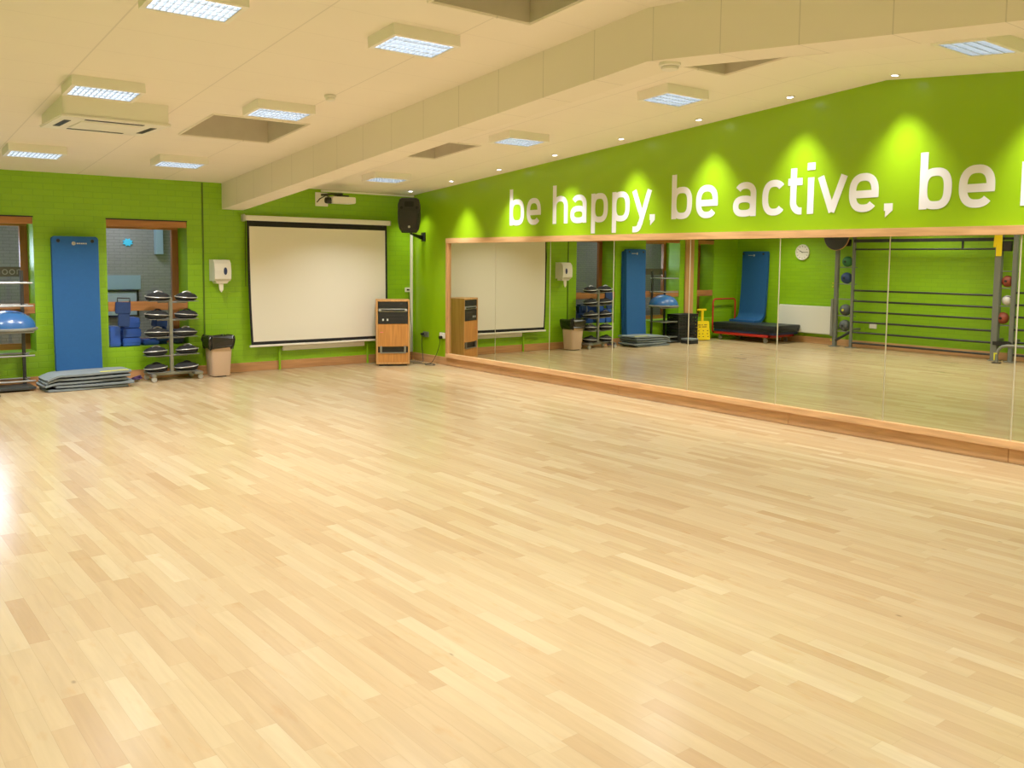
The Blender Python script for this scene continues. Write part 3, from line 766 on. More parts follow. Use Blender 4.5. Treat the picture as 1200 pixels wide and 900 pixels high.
b = B(); b.box(-.014, -.001, -.35, -.23, 1.88, 2.02, bev=.003); b.build('wall_plate', M['black'], t)
b = B(); b.prism([(-.012, -.28, 1.97), (-.012, -.28, 1.90), (-.06, -.29, 1.915), (-.31, -.41, 1.985), (-.31, -.41, 2.0)], (0, .03, 0)); b.build('arm', M['black'], t)
b = B(); b.tube([(-.30, -.40, 1.985), (-.30, -.41, 2.02)], .02, 10); b.build('peg', M['black'], t)
b = B(); b.box(-.045, -.001, -.19, -.12, 2.33, 2.43, bev=.008); o = b.build('alarm_sensor', M['white']); tag(o, 'small white alarm sensor on the wall right behind the loudspeaker', 'sensor')

# sockets
def socket(name, lab, axis, pos, mp):
    t = thing(name, lab, 'socket', pos, 'wall sockets')
    x, y, z = pos
    b = B()
    if axis == 'y': b.box(x-.045, x+.045, y-.03, y-.001, z-.035, z+.035, bev=.005)
    elif axis == 'x+': b.box(x+.001, x+.03, y-.07, y+.07, z-.042, z+.042, bev=.005)
    else: b.box(x-.03, x-.001, y-.07, y+.07, z-.042, z+.042, bev=.005)
    b.build('face_plate', mp, t)
    return t
t = socket('wall_socket', 'white socket beside the corner conduit above the cabinet', 'y', (-.125, 0, 1.118), M['cream'])
b = B(); b.box(-.15, -.10, -.035, -.029, 1.105, 1.13); b.build('outlet', M['black'], t)
t = socket('wall_socket', 'metal socket low on the green wall behind the cabinet', 'x', (0, -.38, .43), M['steel'])
b = B(); b.box(-.07, -.03, -.36, -.30, .415, .45, bev=.006); b.build('plug', M['black'], t)
t = socket('wall_socket', 'white socket with black plug right beside the mirror frame', 'x', (0, -.85, .445), M['white'])
b = B(); b.box(-.075, -.03, -.87, -.82, .395, .44, bev=.006); b.build('plug', M['black'], t)
def cord(pts, lab, r=.005, m='black'):
    P = [Vector(p) for p in pts]; out = []
    for i in range(len(P)-1):
        p0, p1, p2, p3 = P[max(i-1, 0)], P[i], P[i+1], P[min(i+2, len(P)-1)]
        for k in range(6):
            s_ = k/6
            out.append(.5*((2*p1)+(-p0+p2)*s_+(2*p0-5*p1+4*p2-p3)*s_*s_+(-p0+3*p1-3*p2+p3)*s_**3))
    out.append(P[-1])
    b = B(); b.tube(out, r, 6); o = b.build('power_cord', M[m], smooth=True); tag(o, lab, 'cord')
cord([(-.05, -.33, .42), (-.06, -.33, .3), (-.05, -.34, .12), (-.10, -.42, .012), (-.2, -.36, .008), (-.3, -.3, .008)], 'black cord hanging from the metal socket behind the cabinet')
cord([(-.06, -.845, .4), (-.06, -.83, .3), (-.07, -.74, .12), (-.10, -.66, .012), (-.22, -.70, .008), (-.30, -.82, .008), (-.22, -.90, .008), (-.14, -.82, .008), (-.22, -.66, .008), (-.33, -.5, .008)], 'black cord looping on the floor from the socket beside the mirror')
cord([(-.11, -.02, 1.1), (-.10, -.03, .9), (-.06, -.035, .5), (-.055, -.04, .2), (-.09, -.08, .012), (-.2, -.15, .008)], 'thin black cord hanging beside the corner conduit', r=.004)

# AV cabinet (rotated)
FL, FR = Vector((-.965, -.495, 0)), Vector((-.527, -.726, 0))
ux = (FR-FL).normalized(); ang = math.atan2(ux.y, ux.x); CW, CD, CH = .495, .36, .995
mc = Matrix.Translation(FL) @ Matrix.Rotation(ang, 4, 'Z')
t = thing('equipment_cabinet', 'tall teak sound equipment cabinet on the floor by the corner', 'cabinet', FL)
b = B()
b.box(0, .022, 0, CD, .03, CH, mc, bev=.003); b.box(CW-.022, CW, 0, CD, .03, CH, mc, bev=.003)
b.box(.022, CW-.022, 0, CD, CH-.025, CH, mc); b.box(.022, CW-.022, .005, CD, .03, .055, mc); b.box(.022, CW-.022, CD-.02, CD, .05, CH-.02, mc)
b.build('carcass', M['cab_edge'], t)
b = B(); b.box(.04, CW-.04, .03, CD-.03, 0, .03, mc); b.build('plinth', M['black'], t)
b = B(); b.box(.024, CW-.024, .004, .022, .3, .63, mc, bev=.002); o = b.build('door', M['cab_wood'], t)
b = B(); b.box(.024, CW-.024, .004, .022, .056, .2, mc, bev=.002); b.build('lower_panel', M['cab_wood'], t)
b = B(); b.box(.024, CW-.024, .03, .04, .2, .3, mc); b.build('vent_slot', M['black'], t)
b = B(); b.box(.024, CW-.024, .004, .022, .295, .305, mc); b.build('slot_edge', M['cab_wood'], t)
for x in (.055, CW-.085):
    b = B(); b.box(x, x+.03, -.012, .028, .19, .302, mc, bev=.004); b.build('slot_bracket', M['steel'], t)
b = B(); b.box(.08, CW-.08, -.006, .004, .192, .208, mc, bev=.003); b.build('slot_bar', M['steel'], t)
b = B(); b.box(.03, CW-.03, .008, .3, .87, .965, mc, bev=.003); b.build('amplifier', M['black'], t)
b = B(); b.box(.03, CW-.03, .004, .3, .815, .862, mc, bev=.012, seg=3); o = b.build('disc_player', M['silver'], t)
b = B(); b.box(.07, CW-.07, .0, .01, .826, .851, mc, bev=.004); b.build('display', M['black'], o)
b = B(); b.box(.03, CW-.03, .008, .3, .635, .808, mc, bev=.003); o = b.build('mixer', M['black'], t)
for x, z in ((.1, .695), (.165, .695)):
    b = B(); b.box(x-.012, x+.012, -.004, .01, z-.016, z+.016, mc, bev=.004); b.build('knob', M['led'], o)
b = B()
for k in range(9): b.box(.15+k*.03, .165+k*.03, .004, .009, .755, .765, mc)
b.build('button_row', M['dark_metal'], o)
b = B()
for k in range(6): b.box(.2+k*.035, .222+k*.035, .004, .009, .705, .709, mc)
b.build('button_row', M['dark_metal'], o)
b = B(); b.box(.07, .2, .003, .006, .93, .936, mc); b.build('amplifier_slot', M['dark_metal'], t)
b = B(); b.box(.35, .39, .002, .009, .925, .945, mc); b.build('amplifier_dial', M['dark_metal'], t)
b = B(); b.box(.055, .1, .001, .005, .505, .515, mc); b.build('sticker', M['pink'], t)

# paper towel dispenser
t = thing('paper_towel_dispenser', 'white paper towel dispenser on the green back wall', 'dispenser', (-3.16, 0, 1.2))
b = B()
prof = [(-.002, 1.28), (-.17, 1.28), (-.21, 1.31), (-.215, 1.42), (-.20, 1.52), (-.16, 1.565), (-.002, 1.57)]
b.prism([(-3.275, y, z) for y, z in prof], (.225, 0, 0)); b.build('housing', M['white'], t)
b = B(); b.lathe([(0, -.004), (.03, -.004), (.03, .004), (0, .004)], (-3.13, -.214, 1.415), 'y', 20, sx=1.7, sy=.8); b.build('level_window', M['blue_vinyl'], t)
b = B(); b.prism([(-3.255, -.18, 1.28), (-3.07, -.18, 1.28), (-3.09, -.16, 1.245), (-3.23, -.16, 1.245)], (0, .14, 0)); b.build('outlet', M['cream'], t)
b = B(); b.prism([(-3.20, -.14, 1.27), (-3.13, -.14, 1.27), (-3.14, -.15, 1.16), (-3.165, -.15, 1.125), (-3.19, -.15, 1.16)], (0, .012, 0)); b.build('paper_tail', M['screen'], t)

# waste bin
t = thing('waste_bin', 'beige waste bin with a black bag over its rim', 'bin', (-3.26, -.27, 0))
b = B()
def rr(cx, cy, hx, hy, r, z, n=5):
    out = []
    for (sx, sy, a0) in ((1, 1, 0), (-1, 1, 90), (-1, -1, 180), (1, -1, 270)):
        for i in range(n+1):
            a = math.radians(a0+90*i/n); out.append(Vector((cx+sx*(hx-r)+r*math.cos(a), cy+sy*(hy-r)+r*math.sin(a), z)))
    return out
bc = (-3.262, -.26)
loft(b, [rr(*bc, .115, .115, .03, .012), rr(*bc, .12, .12, .03, .03), rr(*bc, .145, .145, .035, .46)]); b.build('body', M['bin'], t, smooth=True)
b = B(); b.box(bc[0]-.06, bc[0]+.06, bc[1]-.118, bc[1]+.10, 0, .014); b.build('foot', M['black'], t)
b = B(); rings = []
for k, (g, z) in enumerate(((.150, .385), (.163, .40), (.17, .45), (.178, .52), (.172, .545), (.15, .55), (.13, .50))):
    l = rr(*bc, g, g, .045, z, 7)
    rings.append([p+Vector((random.uniform(-.014, .014), random.uniform(-.014, .014), random.uniform(-.03, .02))) for p in l])
loft(b, rings); b.build('bag', M['bag'], t)

# padded weight rack beside the bin
RX, RY = -3.885, -.26
t = thing('weight_rack', 'grey five tier rack on castors holding black pads', 'rack', (RX, RY, 0))
b = B(); b.box(RX-.022, RX+.022, RY-.022, RY+.022, .07, 1.075, bev=.004); b.build('pole', M['steel'], t)
b = B(); b.box(RX-.3, RX+.3, RY-.03, RY+.03, .065, .1, bev=.006); b.box(RX-.3, RX-.25, RY-.2, RY+.17, .065, .1, bev=.006); b.box(RX+.25, RX+.36, RY-.16, RY+.17, .065, .1, bev=.006); b.build('base_frame', M['steel'], t)
for (x, y) in ((-.275, -.18), (-.275, .14), (.33, -.13), (.3, .14)):
    b = B(); b.lathe([(0, -.014), (.03, -.014), (.034, -.008), (.034, .008), (.03, .014), (0, .014)], (RX+x, RY+y, .034), 'y', 16); b.build('castor', M['silver'], t, smooth=True)
TZ = [(.115, .112), (.33, .335), (.572, .568), (.803, .797), (1.035, 1.028)]
LX = [(-.20, .19), (-.20, .205), (-.175, .182), (-.172, .203), (-.158, .205)]
tiername = ['lowest', 'second', 'middle', 'fourth', 'topmost']
bagm = B
for k, ((za, zb), (xa, xb)) in enumerate(zip(TZ, LX)):
    for side, x, z in (('left', RX+xa, za), ('right', RX+xb, zb)):
        a = B(); a.box(x-.13, x+.13, RY-.11, RY+.11, z-.008, z, bev=.003); a.tube([(RX, RY, z-.018), (x, RY, z-.018)], .012, 8); a.build('tray', M['grey_paint'], t)
        p = thing('weight_pad', 'black padded weight bag with pale piping, %s tier of the rack, %s side' % (tiername[k], side), 'weight pad', (x, RY, z), 'black padded weight bags on the rack')
        tl = random.uniform(-.05, .05); sc = random.uniform(.94, 1.06)
        L = []
        for (r, h) in ((.10, 0), (.142, .012), (.150, .028), (.143, .046), (.115, .064), (.06, .078), (.0, .08)):
            L.append((r*sc, h*1.35+.001))
        m_ = Matrix.Translation((x, RY, z)) @ Matrix.Rotation(tl, 4, 'Z')
        a = B(); a.lathe(L, n=22, sy=.82); bmesh.ops.transform(a.bm, matrix=m_, verts=a.bm.verts[:]); a.build('cover', M['black_matte'], p, smooth=True)
        a = B(); a.tube([m_ @ Vector((.152*sc*math.cos(q), .125*sc*math.sin(q), .052+.012*math.cos(q+k))) for q in [2*PI*i/24 for i in range(24)]], .006, 6, closed=True); a.build('piping', M['silver'], p, smooth=True)
        a = B(); a.tube([m_ @ Vector((-.05+.1*i/6, -.02, .105+.018*math.sin(PI*i/6))) for i in range(7)], .009, 6); a.build('handle', M['silver'] if k in (1, 2, 4) else M['black'], p, smooth=True)

# ------------------------------------------------------------------ mats against the wall
def leaning_mat(name, lab, x0, x1, y_top, y_bot, z1, th, curl, group, along='x', logo=True):
    """foam mat standing against a wall; y measured from the wall (negative into the room)"""
    cx = (x0+x1)/2
    t = thing(name, lab, 'exercise mat', (cx, y_bot, 0) if along == 'x' else (y_bot, cx, 0), group)
    def mp(u, d, z): return (u, d, z) if along == 'x' else (d, u, z)
    n = 18; rows = []
    for f in [0, .007, .02] + [i/n for i in range(1, n+1)]:
        z = z1*(1-f)+curl[2]*f
        d = y_top+(y_bot-y_top)*f**2.2
        rows.append((d, z))
    if curl[0]:
        d0, z0 = rows[-1]
        for i in range(1, 9):
            a = i/8*PI/2
            rows.append((d0+curl[0]*(1-math.cos(a))*(-1 if along == 'x' else 1)*1.0, z0-curl[1]*math.sin(a)))
        d0, z0 = rows[-1]; rows.append((d0+(curl[3] if along == 'y' else -curl[3]), z0+.0))
    R = []
    for k, (d, z) in enumerate(rows):
        ins = .03 if k == 0 else (.008 if k == 1 else 0)
        R.append([mp(x0+ins+(x1-x0-2*ins)*j/6, d, z) for j in range(7)])
    b = B(); b.sheet(R, thick=th if along == 'x' else -th)
    b.build('foam', M['blue_mat'], t, smooth=True)
    front = -th if along == 'x' else th
    for u in (x0+.07, x1-.07):
        b = B(); c = mp(u, y_top+front*1.0, z1-.055)
        b.lathe([(.012, -.004), (.022, -.004), (.022, .004), (.012, .004), (.012, -.004)], c, 'y' if along == 'x' else 'x', 14); b.build('eyelet', M['black'], t)
    if logo:
        b = B(); c = mp(cx-.02, y_top+front*1.02, z1-.085)
        b.lathe([(.012, -.002), (.022, -.002), (.022, .002), (.012, .002), (.012, -.002)], c, 'y' if along == 'x' else 'x', 16)
        for k in range(5):
            u = cx+.015+k*.024
            if along == 'x': b.box(u, u+.017, y_top+front*1.02-.002, y_top+front*1.02+.002, z1-.092, z1-.078)
            else: b.box(y_top+front*1.02-.002, y_top+front*1.02+.002, u, u+.017, z1-.092, z1-.078)
        b.build('print', M['silver'], t)
    return t
def wall_mat(x0, x1, yb, zt, th, name, lab, group, logo=True):
    return leaning_mat(name, lab, x0, x1, yb, yb-.06, zt, th, (0, 0, .004, 0), group, 'x', logo)
wall_mat(-5.225, -4.715, -.02, 1.80, .05, 'blue_exercise_mat', 'darker blue foam mat standing behind the front one on the back wall', 'blue foam mats standing at the walls', False)
wall_mat(-5.24, -4.715, -.085, 1.838, .075, 'blue_exercise_mat', 'tall blue foam mat standing between the two windows', 'blue foam mats standing at the walls')
# mat curling forward in the far left corner, resting on the trolley stack
leaning_mat('blue_exercise_mat', 'tall blue foam mat in the far corner, its foot curling over the stacked crash mats', -.84, -.2, XL+.09, XL+.16, 1.84, .06, (.2, .16, .56, .12), 'blue foam mats standing at the walls', 'y')

# pile of grey mats on the floor
def flat_mat(cx, cy, z, L, W, th, ang, lab, wob, strip=False, droop=0):
    t = thing('grey_exercise_mat', lab, 'exercise mat', (cx, cy, z), 'grey exercise mats in the floor pile')
    m_ = Matrix.Translation((cx, cy, z)) @ Matrix.Rotation(ang, 4, 'Z')
    R = []
    for i in range(25):
        u = -L/2+L*i/24; row = []
        for j in range(9):
            v = -W/2+W*j/8
            uu = u
            if (i in (0, 24)) and (j in (0, 8)): uu = u*.965
            h = wob*.5*(1+math.sin(u*5+cy*30+v*3))*.5 - droop*max(0, (-u/L*2-.72))/.28
            row.append(m_ @ Vector((uu, v, max(0, h) if z < .02 else h)))
        R.append(row)
    b = B(); b.sheet(R, thick=th); b.build('foam', M['grey_mat'], t, smooth=True)
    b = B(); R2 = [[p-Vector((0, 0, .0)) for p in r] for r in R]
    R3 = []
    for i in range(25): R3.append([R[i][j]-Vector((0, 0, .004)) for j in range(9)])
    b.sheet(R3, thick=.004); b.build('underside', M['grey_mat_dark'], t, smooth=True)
    for u in (-L/2+.07,):
        c = m_ @ Vector((u, -W/2+.09, th+wob*.25-droop*.6)); b = B(); b.lathe([(0, -.002), (.016, -.002), (.016, .003), (0, .003)], c, n=12); b.build('eyelet', M['black'], t)
    if strip:
        b = B(); R4 = [[m_ @ Vector((u, v, th+.003+wob*.5*(1+math.sin(u*5+cy*30+v*3))*.5)) for v in (-W/2+.03, -W/2+.07)] for u in [L*.12+L*.34*i/10 for i in range(11)]]
        b.sheet(R4, thick=.003); b.build('edge_strip', M['yellow_strip'], t)
    return t
pz = .006; layers = [
    (-4.98, -.43, .92, .46, 0.01, .012, 'lowest grey mat of the floor pile before the blue mat', False, 0),
    (-4.90, -.44, .90, .46, -.03, .012, 'second lowest grey mat of the floor pile', False, 0),
    (-5.00, -.42, .94, .46, .02, .02, 'grey mat in the middle of the floor pile, bent left end', False, .03),
    (-4.97, -.43, .96, .45, -.02, .02, 'second highest grey mat of the floor pile, drooping left end', False, .045),
    (-4.96, -.42, .96, .47, 0.015, .02, 'topmost grey mat of the floor pile with a yellow strip', True, .05)]
for (cx, cy, L, W, a, wob, lab, st, dr) in layers:
    flat_mat(cx, cy, pz, L, W, .022, a, lab, wob, st, dr); pz += .022+wob*.72+.008
# loose skipping ropes beside the pile
cols = ['purple', 'black', 'purple']
for k in range(3):
    pts = []
    for i in range(26):
        a = i*.75+k; pts.append((-4.335+.015*k+.07*math.cos(a)*(1-.012*i), -.17-.03*k+.06*math.sin(a*1.1), .012+.003*i*.5+.012*(k)))
    b = B(); b.tube(pts, .006, 6); o = b.build('skipping_rope', M[cols[k]], smooth=True)
    tag(o, ['purple skipping rope heaped on the floor right of the grey mats', 'black skipping rope tangled among the purple ropes', 'purple skipping rope on top of the tangled heap'][k], 'skipping rope', 'skipping ropes heaped on the floor')

# ------------------------------------------------------------------ shelf rack with balance dome, at the left window
t = thing('dome_rack', 'silver tiered rack standing before the left window', 'rack', (-5.85, -.3, 0))
for x in (-5.56, -5.93):
    b = B(); b.box(x-.018, x+.018, -.07, -.034, .0, 1.42, bev=.003); b.build('upright', M['dark_metal'], t)
for z in (1.277, 1.008, .70, .42, .12):
    b = B()
    for y in (-.37, -.05): b.tube([(-5.96, y, z), (-5.50, y, z)], .011, 8)
    for x in (-5.93, -5.56): b.tube([(x, -.37, z), (x, -.04, z)], .009, 8)
    b.build('shelf', M['steel'], t, smooth=True)
b = B(); b.box(-5.96, -5.5, -.4, -.03, .02, .05, bev=.006); b.build('base_frame', M['dark_metal'], t)
t = thing('balance_dome', 'glossy blue balance dome on a grey disc, resting on the rack', 'balance trainer', (-5.735, -.2, .712))
c = (-5.735, -.2, .712)
b = B(); b.lathe([(0, 0), (.285, 0), (.305, .012), (.305, .03), (.29, .04), (0, .04)], c, n=40); b.build('platform', M['grey_paint'], t, smooth=True)
b = B(); b.lathe([(.284, .038)] + [(.284*math.cos(a), .04+.2*math.sin(a)) for a in [PI/2*i/12 for i in range(1, 12)]] + [(0, .24)], c, n=40); b.build('dome', M['bosu'], t, smooth=True)

# ------------------------------------------------------------------ things on the sill of window_2
def riser(x0, x1, y0, y1, z0, z1, lab, rot=None, m='blue_box'):
    t = thing('step_riser', lab, 'step riser', ((x0+x1)/2, (y0+y1)/2, z0), 'blue plastic step risers on the sill')
    b = B(); b.box(x0, x1, y0, y1, z0, z1, rot, bev=.012)
    b.build('block', M[m], t)
    n = max(1, int((z1-z0)/.07)); b = B()
    for i in range(n):
        z = z0+(z1-z0)*(i+.5)/n; b.box(x0-.004, x1+.004, y0-.004, y1+.004, z-.006, z+.006, rot)
    b.build('rib', M['blue_box'], t)
riser(-4.56, -4.42, .06, .34, .43, .69, 'narrow blue riser at the left end of the window sill, dark slot beside it')
riser(-4.39, -4.17, .06, .34, .43, .54, 'lowest blue riser of the sill stack behind the mats')
riser(-4.39, -4.165, .06, .34, .545, .66, 'middle blue riser of the sill stack')
riser(-4.37, -4.17, .08, .34, .665, .80, 'top blue riser of the sill stack')
riser(-4.12, -3.93, .1, .34, .43, .50, 'low blue riser behind the black pads, left')
t = thing('folded_step_bench', 'blue padded board leaning over the timber rail of the right window', 'board', (-4.4, -.02, .69))
b = B(); mt = rotx(math.radians(-4), (-4.4, -.03, .69)) @ roty(math.radians(3), (-4.4, -.03, .69))
b.box(-4.51, -4.325, -.045, -.012, .86, 1.015, mt, bev=.008); b.box(-4.475, -4.335, -.045, -.012, .695, .87, mt, bev=.008); b.build('pad', M['navy'], t)
b = B(); b.tube([mt @ Vector(p) for p in ((-4.485, -.03, 1.0), (-4.485, -.03, 1.065), (-4.335, -.03, 1.065), (-4.335, -.03, 1.0))], .009, 8); b.build('handle', M['black'], t)
t = thing('folded_gym_bag', 'dark blue bag slumped on the sill behind the weight rack', 'bag', (-3.88, .2, .43))
b = B(); b.box(-4.02, -3.76, .1, .3, .432, .66, bev=.05, seg=3); b.box(-3.98, -3.8, .12, .28, .64, .79, roty(.08, (-3.9, .2, .7)), bev=.03, seg=3); b.build('body', M['navy'], t, smooth=True)
b = B(); b.tube([(-4.0, .09, .62), (-3.93, .085, .54), (-3.85, .085, .53), (-3.78, .09, .6)], .01, 6); b.build('strap', M['black'], t)
b = B(); b.box(-3.72, -3.60, .08, .3, .432, .62, bev=.02); o = b.build('storage_box', M['blue_vinyl']); tag(o, 'small dark blue box in the right corner of the window sill', 'box')

# ------------------------------------------------------------------ things seen only in the mirror
# black crates, small grey pile, yellow sign
t0 = None
k = 0
for (x, z, lab) in ((-6.12, 0, 'black plastic crate on the floor beside the dome rack'), (-6.42, 0, 'black plastic crate on the floor next to the yellow sign'), (-6.12, .285, 'black crate stacked upon the crate beside the dome rack'), (-6.42, .285, 'black crate stacked on top next to the yellow sign')):
    loc = Vector((x, -.24, z))
    if t0 is None:
        t0 = t = thing('black_crate', lab, 'crate', loc, 'black crates stacked by the back wall')
        b = B()
        for (x0, x1, y0, y1) in ((-.14, .14, -.15, -.135), (-.14, .14, .135, .15), (-.14, -.125, -.135, .135), (.125, .14, -.135, .135)):
            for zz in (.0, .07, .14, .21): b.box(loc.x+x0, loc.x+x1, loc.y+y0, loc.y+y1, loc.z+zz, loc.z+zz+.055)
        for sx in (-.13, -.045, .045, .13):
            for sy in (-.142, .142): b.box(loc.x+sx-.012, loc.x+sx+.012, loc.y+sy-.01, loc.y+sy+.01, loc.z, loc.z+.275)
        b.box(loc.x-.125, loc.x+.125, loc.y-.135, loc.y+.135, loc.z, loc.z+.02)
        b.build('crate_body', M['black'], t)
        b = B(); b.box(loc.x-.145, loc.x+.145, loc.y-.158, loc.y+.158, loc.z+.25, loc.z+.275, bev=.005); b.build('lid', M['black_matte'], t)
    else: copy_tree(t0, loc, lab)
for k, (z, a) in enumerate(((0, .05), (.035, -.06), (.07, .02))):
    t = thing('foam_pad', ['lowest grey foam pad in the small floor pile before the crates', 'middle grey foam pad in the small floor pile before the crates', 'top grey foam pad in the small floor pile before the crates'][k], 'foam pad', (-6.05, -.62, z), 'grey foam pads piled before the crates')
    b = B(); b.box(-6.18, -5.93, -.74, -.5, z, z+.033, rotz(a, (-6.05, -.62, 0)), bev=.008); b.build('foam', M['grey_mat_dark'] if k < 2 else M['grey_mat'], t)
t = thing('yellow_floor_sign', 'yellow plastic floor sign with a T handle beside the black crates', 'floor sign', (-6.80, -.3, 0))
ma = Matrix.Translation((-6.80, -.34, 0)) @ Matrix.Rotation(math.radians(18), 4, 'Z')
b = B(); b.box(-.16, .16, -.03, .0, .01, .40, ma @ rotx(math.radians(-9)), bev=.01); b.build('front_panel', M['yellow'], t)
b = B(); b.box(-.16, .16, .10, .13, .01, .40, ma @ rotx(math.radians(9), (0, .13, 0)), bev=.01); b.build('rear_panel', M['yellow'], t)
b = B(); b.box(-.025, .025, .03, .07, .39, .62, ma, bev=.006); b.box(-.09, .12, .025, .075, .61, .65, ma, bev=.008); b.build('handle', M['yellow'], t)
b = B()
mm = ma @ rotx(math.radians(-9))
for r_, (z, xs) in enumerate(((.31, ((-.1, -.03), (.0, .03), (.05, .11))), (.27, ((-.09, .02), (.05, .1))), (.19, ((-.12, -.09), (-.02, .01), (.09, .12))), (.13, ((-.11, -.08), (0, .03), (.08, .11))), (.07, ((-.12, -.09), (-.01, .02), (.09, .12))))):
    for (a0, a1) in xs: b.box(a0, a1, -.034, -.029, z, z+.016, mm)
b.build('print', M['ink'], t)

# red trolley with crash mats in the far left corner
t = thing('mat_trolley', 'red steel flatbed trolley carrying crash mats in the far corner', 'trolley', (-7.78, -.8, 0))
TX0, TX1, TY0, TY1 = -8.17, -7.34, -1.56, -.14
b = B()
for (x0, x1, y0, y1) in ((TX0, TX1, TY0, TY0+.045), (TX0, TX1, TY1-.045, TY1), (TX0, TX0+.045, TY0, TY1), (TX1-.045, TX1, TY0, TY1)): b.box(x0, x1, y0, y1, .115, .165, bev=.004)
b.box(TX0+.04, TX1-.04, TY0+.04, TY1-.04, .145, .163); b.build('deck', M['red'], t)
b = B(); hx0, hx1, hy = -8.1, -7.36, -.125
b.tube([(hx1, hy, .15), (hx1, hy, .76), (hx1-.02, hy, .81), (hx1-.06, hy, .83), (hx0+.06, hy, .83), (hx0+.02, hy, .81), (hx0, hy, .76), (hx0, hy, .15)], .018, 10); b.build('handle', M['red'], t, smooth=True)
for (x, y) in ((-7.41, -.3), (-7.41, -1.42), (-8.08, -.3), (-8.08, -1.42)):
    b = B(); b.lathe([(0, -.018), (.042, -.018), (.048, -.01), (.048, .01), (.042, .018), (0, .018)], (x, y, .048), 'x', 18); b.box(x-.03, x+.03, y-.02, y+.02, .08, .116); b.build('castor', M['steel'], t, smooth=True)
z = .167
for k, (th, m, g) in enumerate(((.05, 'blue_vinyl', 0), (.055, 'navy_vinyl', .02), (.08, 'navy_vinyl', .03))):
    t = thing('crash_mat', ['thin navy crash mat lying directly on the red trolley', 'black crash mat in the middle of the trolley stack', 'thick black crash mat on top of the trolley stack'][k], 'crash mat', (-7.78, -.8, z), 'crash mats on the red trolley')
    b = B(); b.box(TX0-.02+g*.3, TX1+g, TY0-.08-g*2, TY1-.03, z, z+th, rotz(.01*k-.01, (-7.78, -.8, 0)), bev=.012); b.build('pad', M[m], t, smooth=True)
    b = B(); b.box(TX1+g-.01, TX1+g+.004, TY0-.02, TY0+.3, z+th*.4, z+th*.6); b.build('strap', M['black'], t)
    z += th+.003

# left wall: clock, radiator, sockets
t = thing('wall_clock', 'round white wall clock high on the left green wall', 'clock', (XL, -1.62, 1.82))
b = B(); b.lathe([(0, .002), (.155, .002), (.16, .02), (.155, .04), (.142, .044), (.14, .03), (0, .03)], (XL, -1.62, 1.82), 'x', 40); b.build('case', M['white'], t, smooth=True)
b = B()
for h in range(12):
    a = h*PI/6; c_, s_ = math.sin(a), math.cos(a)
    mtx = Matrix.Translation((XL+.031, -1.62, 1.82)) @ Matrix.Rotation(a, 4, 'X')
    b.box(0, .003, -.005, .005, .108, .128, mtx)
b.build('hour_marks', M['black'], t)
b = B()
for a, l, w in ((math.radians(-62), .075, .006), (math.radians(88), .11, .004)):
    b.box(.004, .008, -w, w, -.015, l, Matrix.Translation((XL+.03, -1.62, 1.82)) @ Matrix.Rotation(a, 4, 'X'))
b.build('hands', M['black'], t)
t = thing('radiator', 'wide white panel radiator on the left wall beside the rig', 'radiator', (XL+.06, -1.6, .2))
b = B(); b.box(XL+.03, XL+.10, -2.43, -1.15, .2, .75, bev=.012); b.build('panel', M['rad'], t, smooth=True)
b = B()
for y in (-2.2, -1.35): b.box(XL+.001, XL+.03, y-.03, y+.03, .3, .65)
b.build('wall_bracket', M['rad'], t)
b = B(); b.tube([(XL+.065, -1.2, .01), (XL+.065, -1.2, .2)], .012, 8); b.build('pipe', M['rad'], t)
t = socket('wall_socket', 'double white socket on the left wall behind the stall bars', 'x+', (XL, -3.2, .42), M['white'])

# training rig
UY = [-2.58, -2.92, -5.54, -5.80]
RXF = XL+.30
t = thing('training_rig', 'grey wall mounted training rig with black stall bars on the left wall', 'training rig', (RXF, -4.2, 0))
for k, y in enumerate(UY):
    w = (.035, .025, .05, .035)[k]
    b = B(); b.box(RXF-w, RXF+w, y-w, y+w, .012, 2.38, bev=.004); u = b.build('upright', M['rig_grey'], t)
    b = B(); b.box(RXF-.09, RXF+.09, y-.075, y+.075, 0, .013, bev=.003); b.build('base_plate', M['steel'], u)
    b = B()
    for z in (.35, 2.2): b.box(XL+.002, RXF-w, y-.02, y+.02, z-.02, z+.02)
    b.build('wall_arm', M['rig_grey'], u)
for k, z in enumerate((.1, .3, .5, .695, .895, 1.095)):
    b = B(); b.tube([(RXF, UY[1], z), (RXF, UY[2], z)], .019, 10); b.build('stall_bar', M['black'], t, smooth=True)
b = B(); b.tube([(RXF, UY[1], 1.87), (RXF, UY[2], 1.87)], .017, 10); b.build('pull_up_bar', M['black'], t, smooth=True)
b = B(); b.box(RXF-.03, RXF+.03, UY[2], UY[1], 2.0, 2.06, bev=.005); b.box(RXF-.015, RXF+.015, -4.95, -4.92, 1.87, 2.0); b.build('top_beam', M['black'], t)
b = B(); b.box(RXF-.025, RXF+.025, UY[3], UY[2], 2.02, 2.06); b.build('end_beam', M['black'], t)
b = B()
for z in (1.5, 1.22, .92, .60): b.tube([(RXF, UY[2], z), (RXF, UY[3], z)], .008, 6); b.tube([(RXF-.13, UY[2]+.03, z), (RXF-.13, UY[3]-.03, z)], .008, 6)
for z in (1.53, 1.21, .92, .6, .3): b.tube([(RXF, UY[0], z), (RXF, UY[1], z)], .008, 6); b.tube([(RXF-.13, UY[0], z), (RXF-.13, UY[1], z)], .008, 6)
b.build('ball_rail', M['rig_grey'], t)
b = B(); b.box(RXF-.02, RXF+.05, UY[3]+.06, UY[2]-.06, 1.83, 2.0, bev=.006)
b.build('bolt_plate', M['black'], t)
b = B(); b.box(RXF-.02, RXF+.05, UY[1]+.07, UY[0]-.08, 1.93, 2.06, bev=.006); b.build('bolt_plate', M['black'], t)
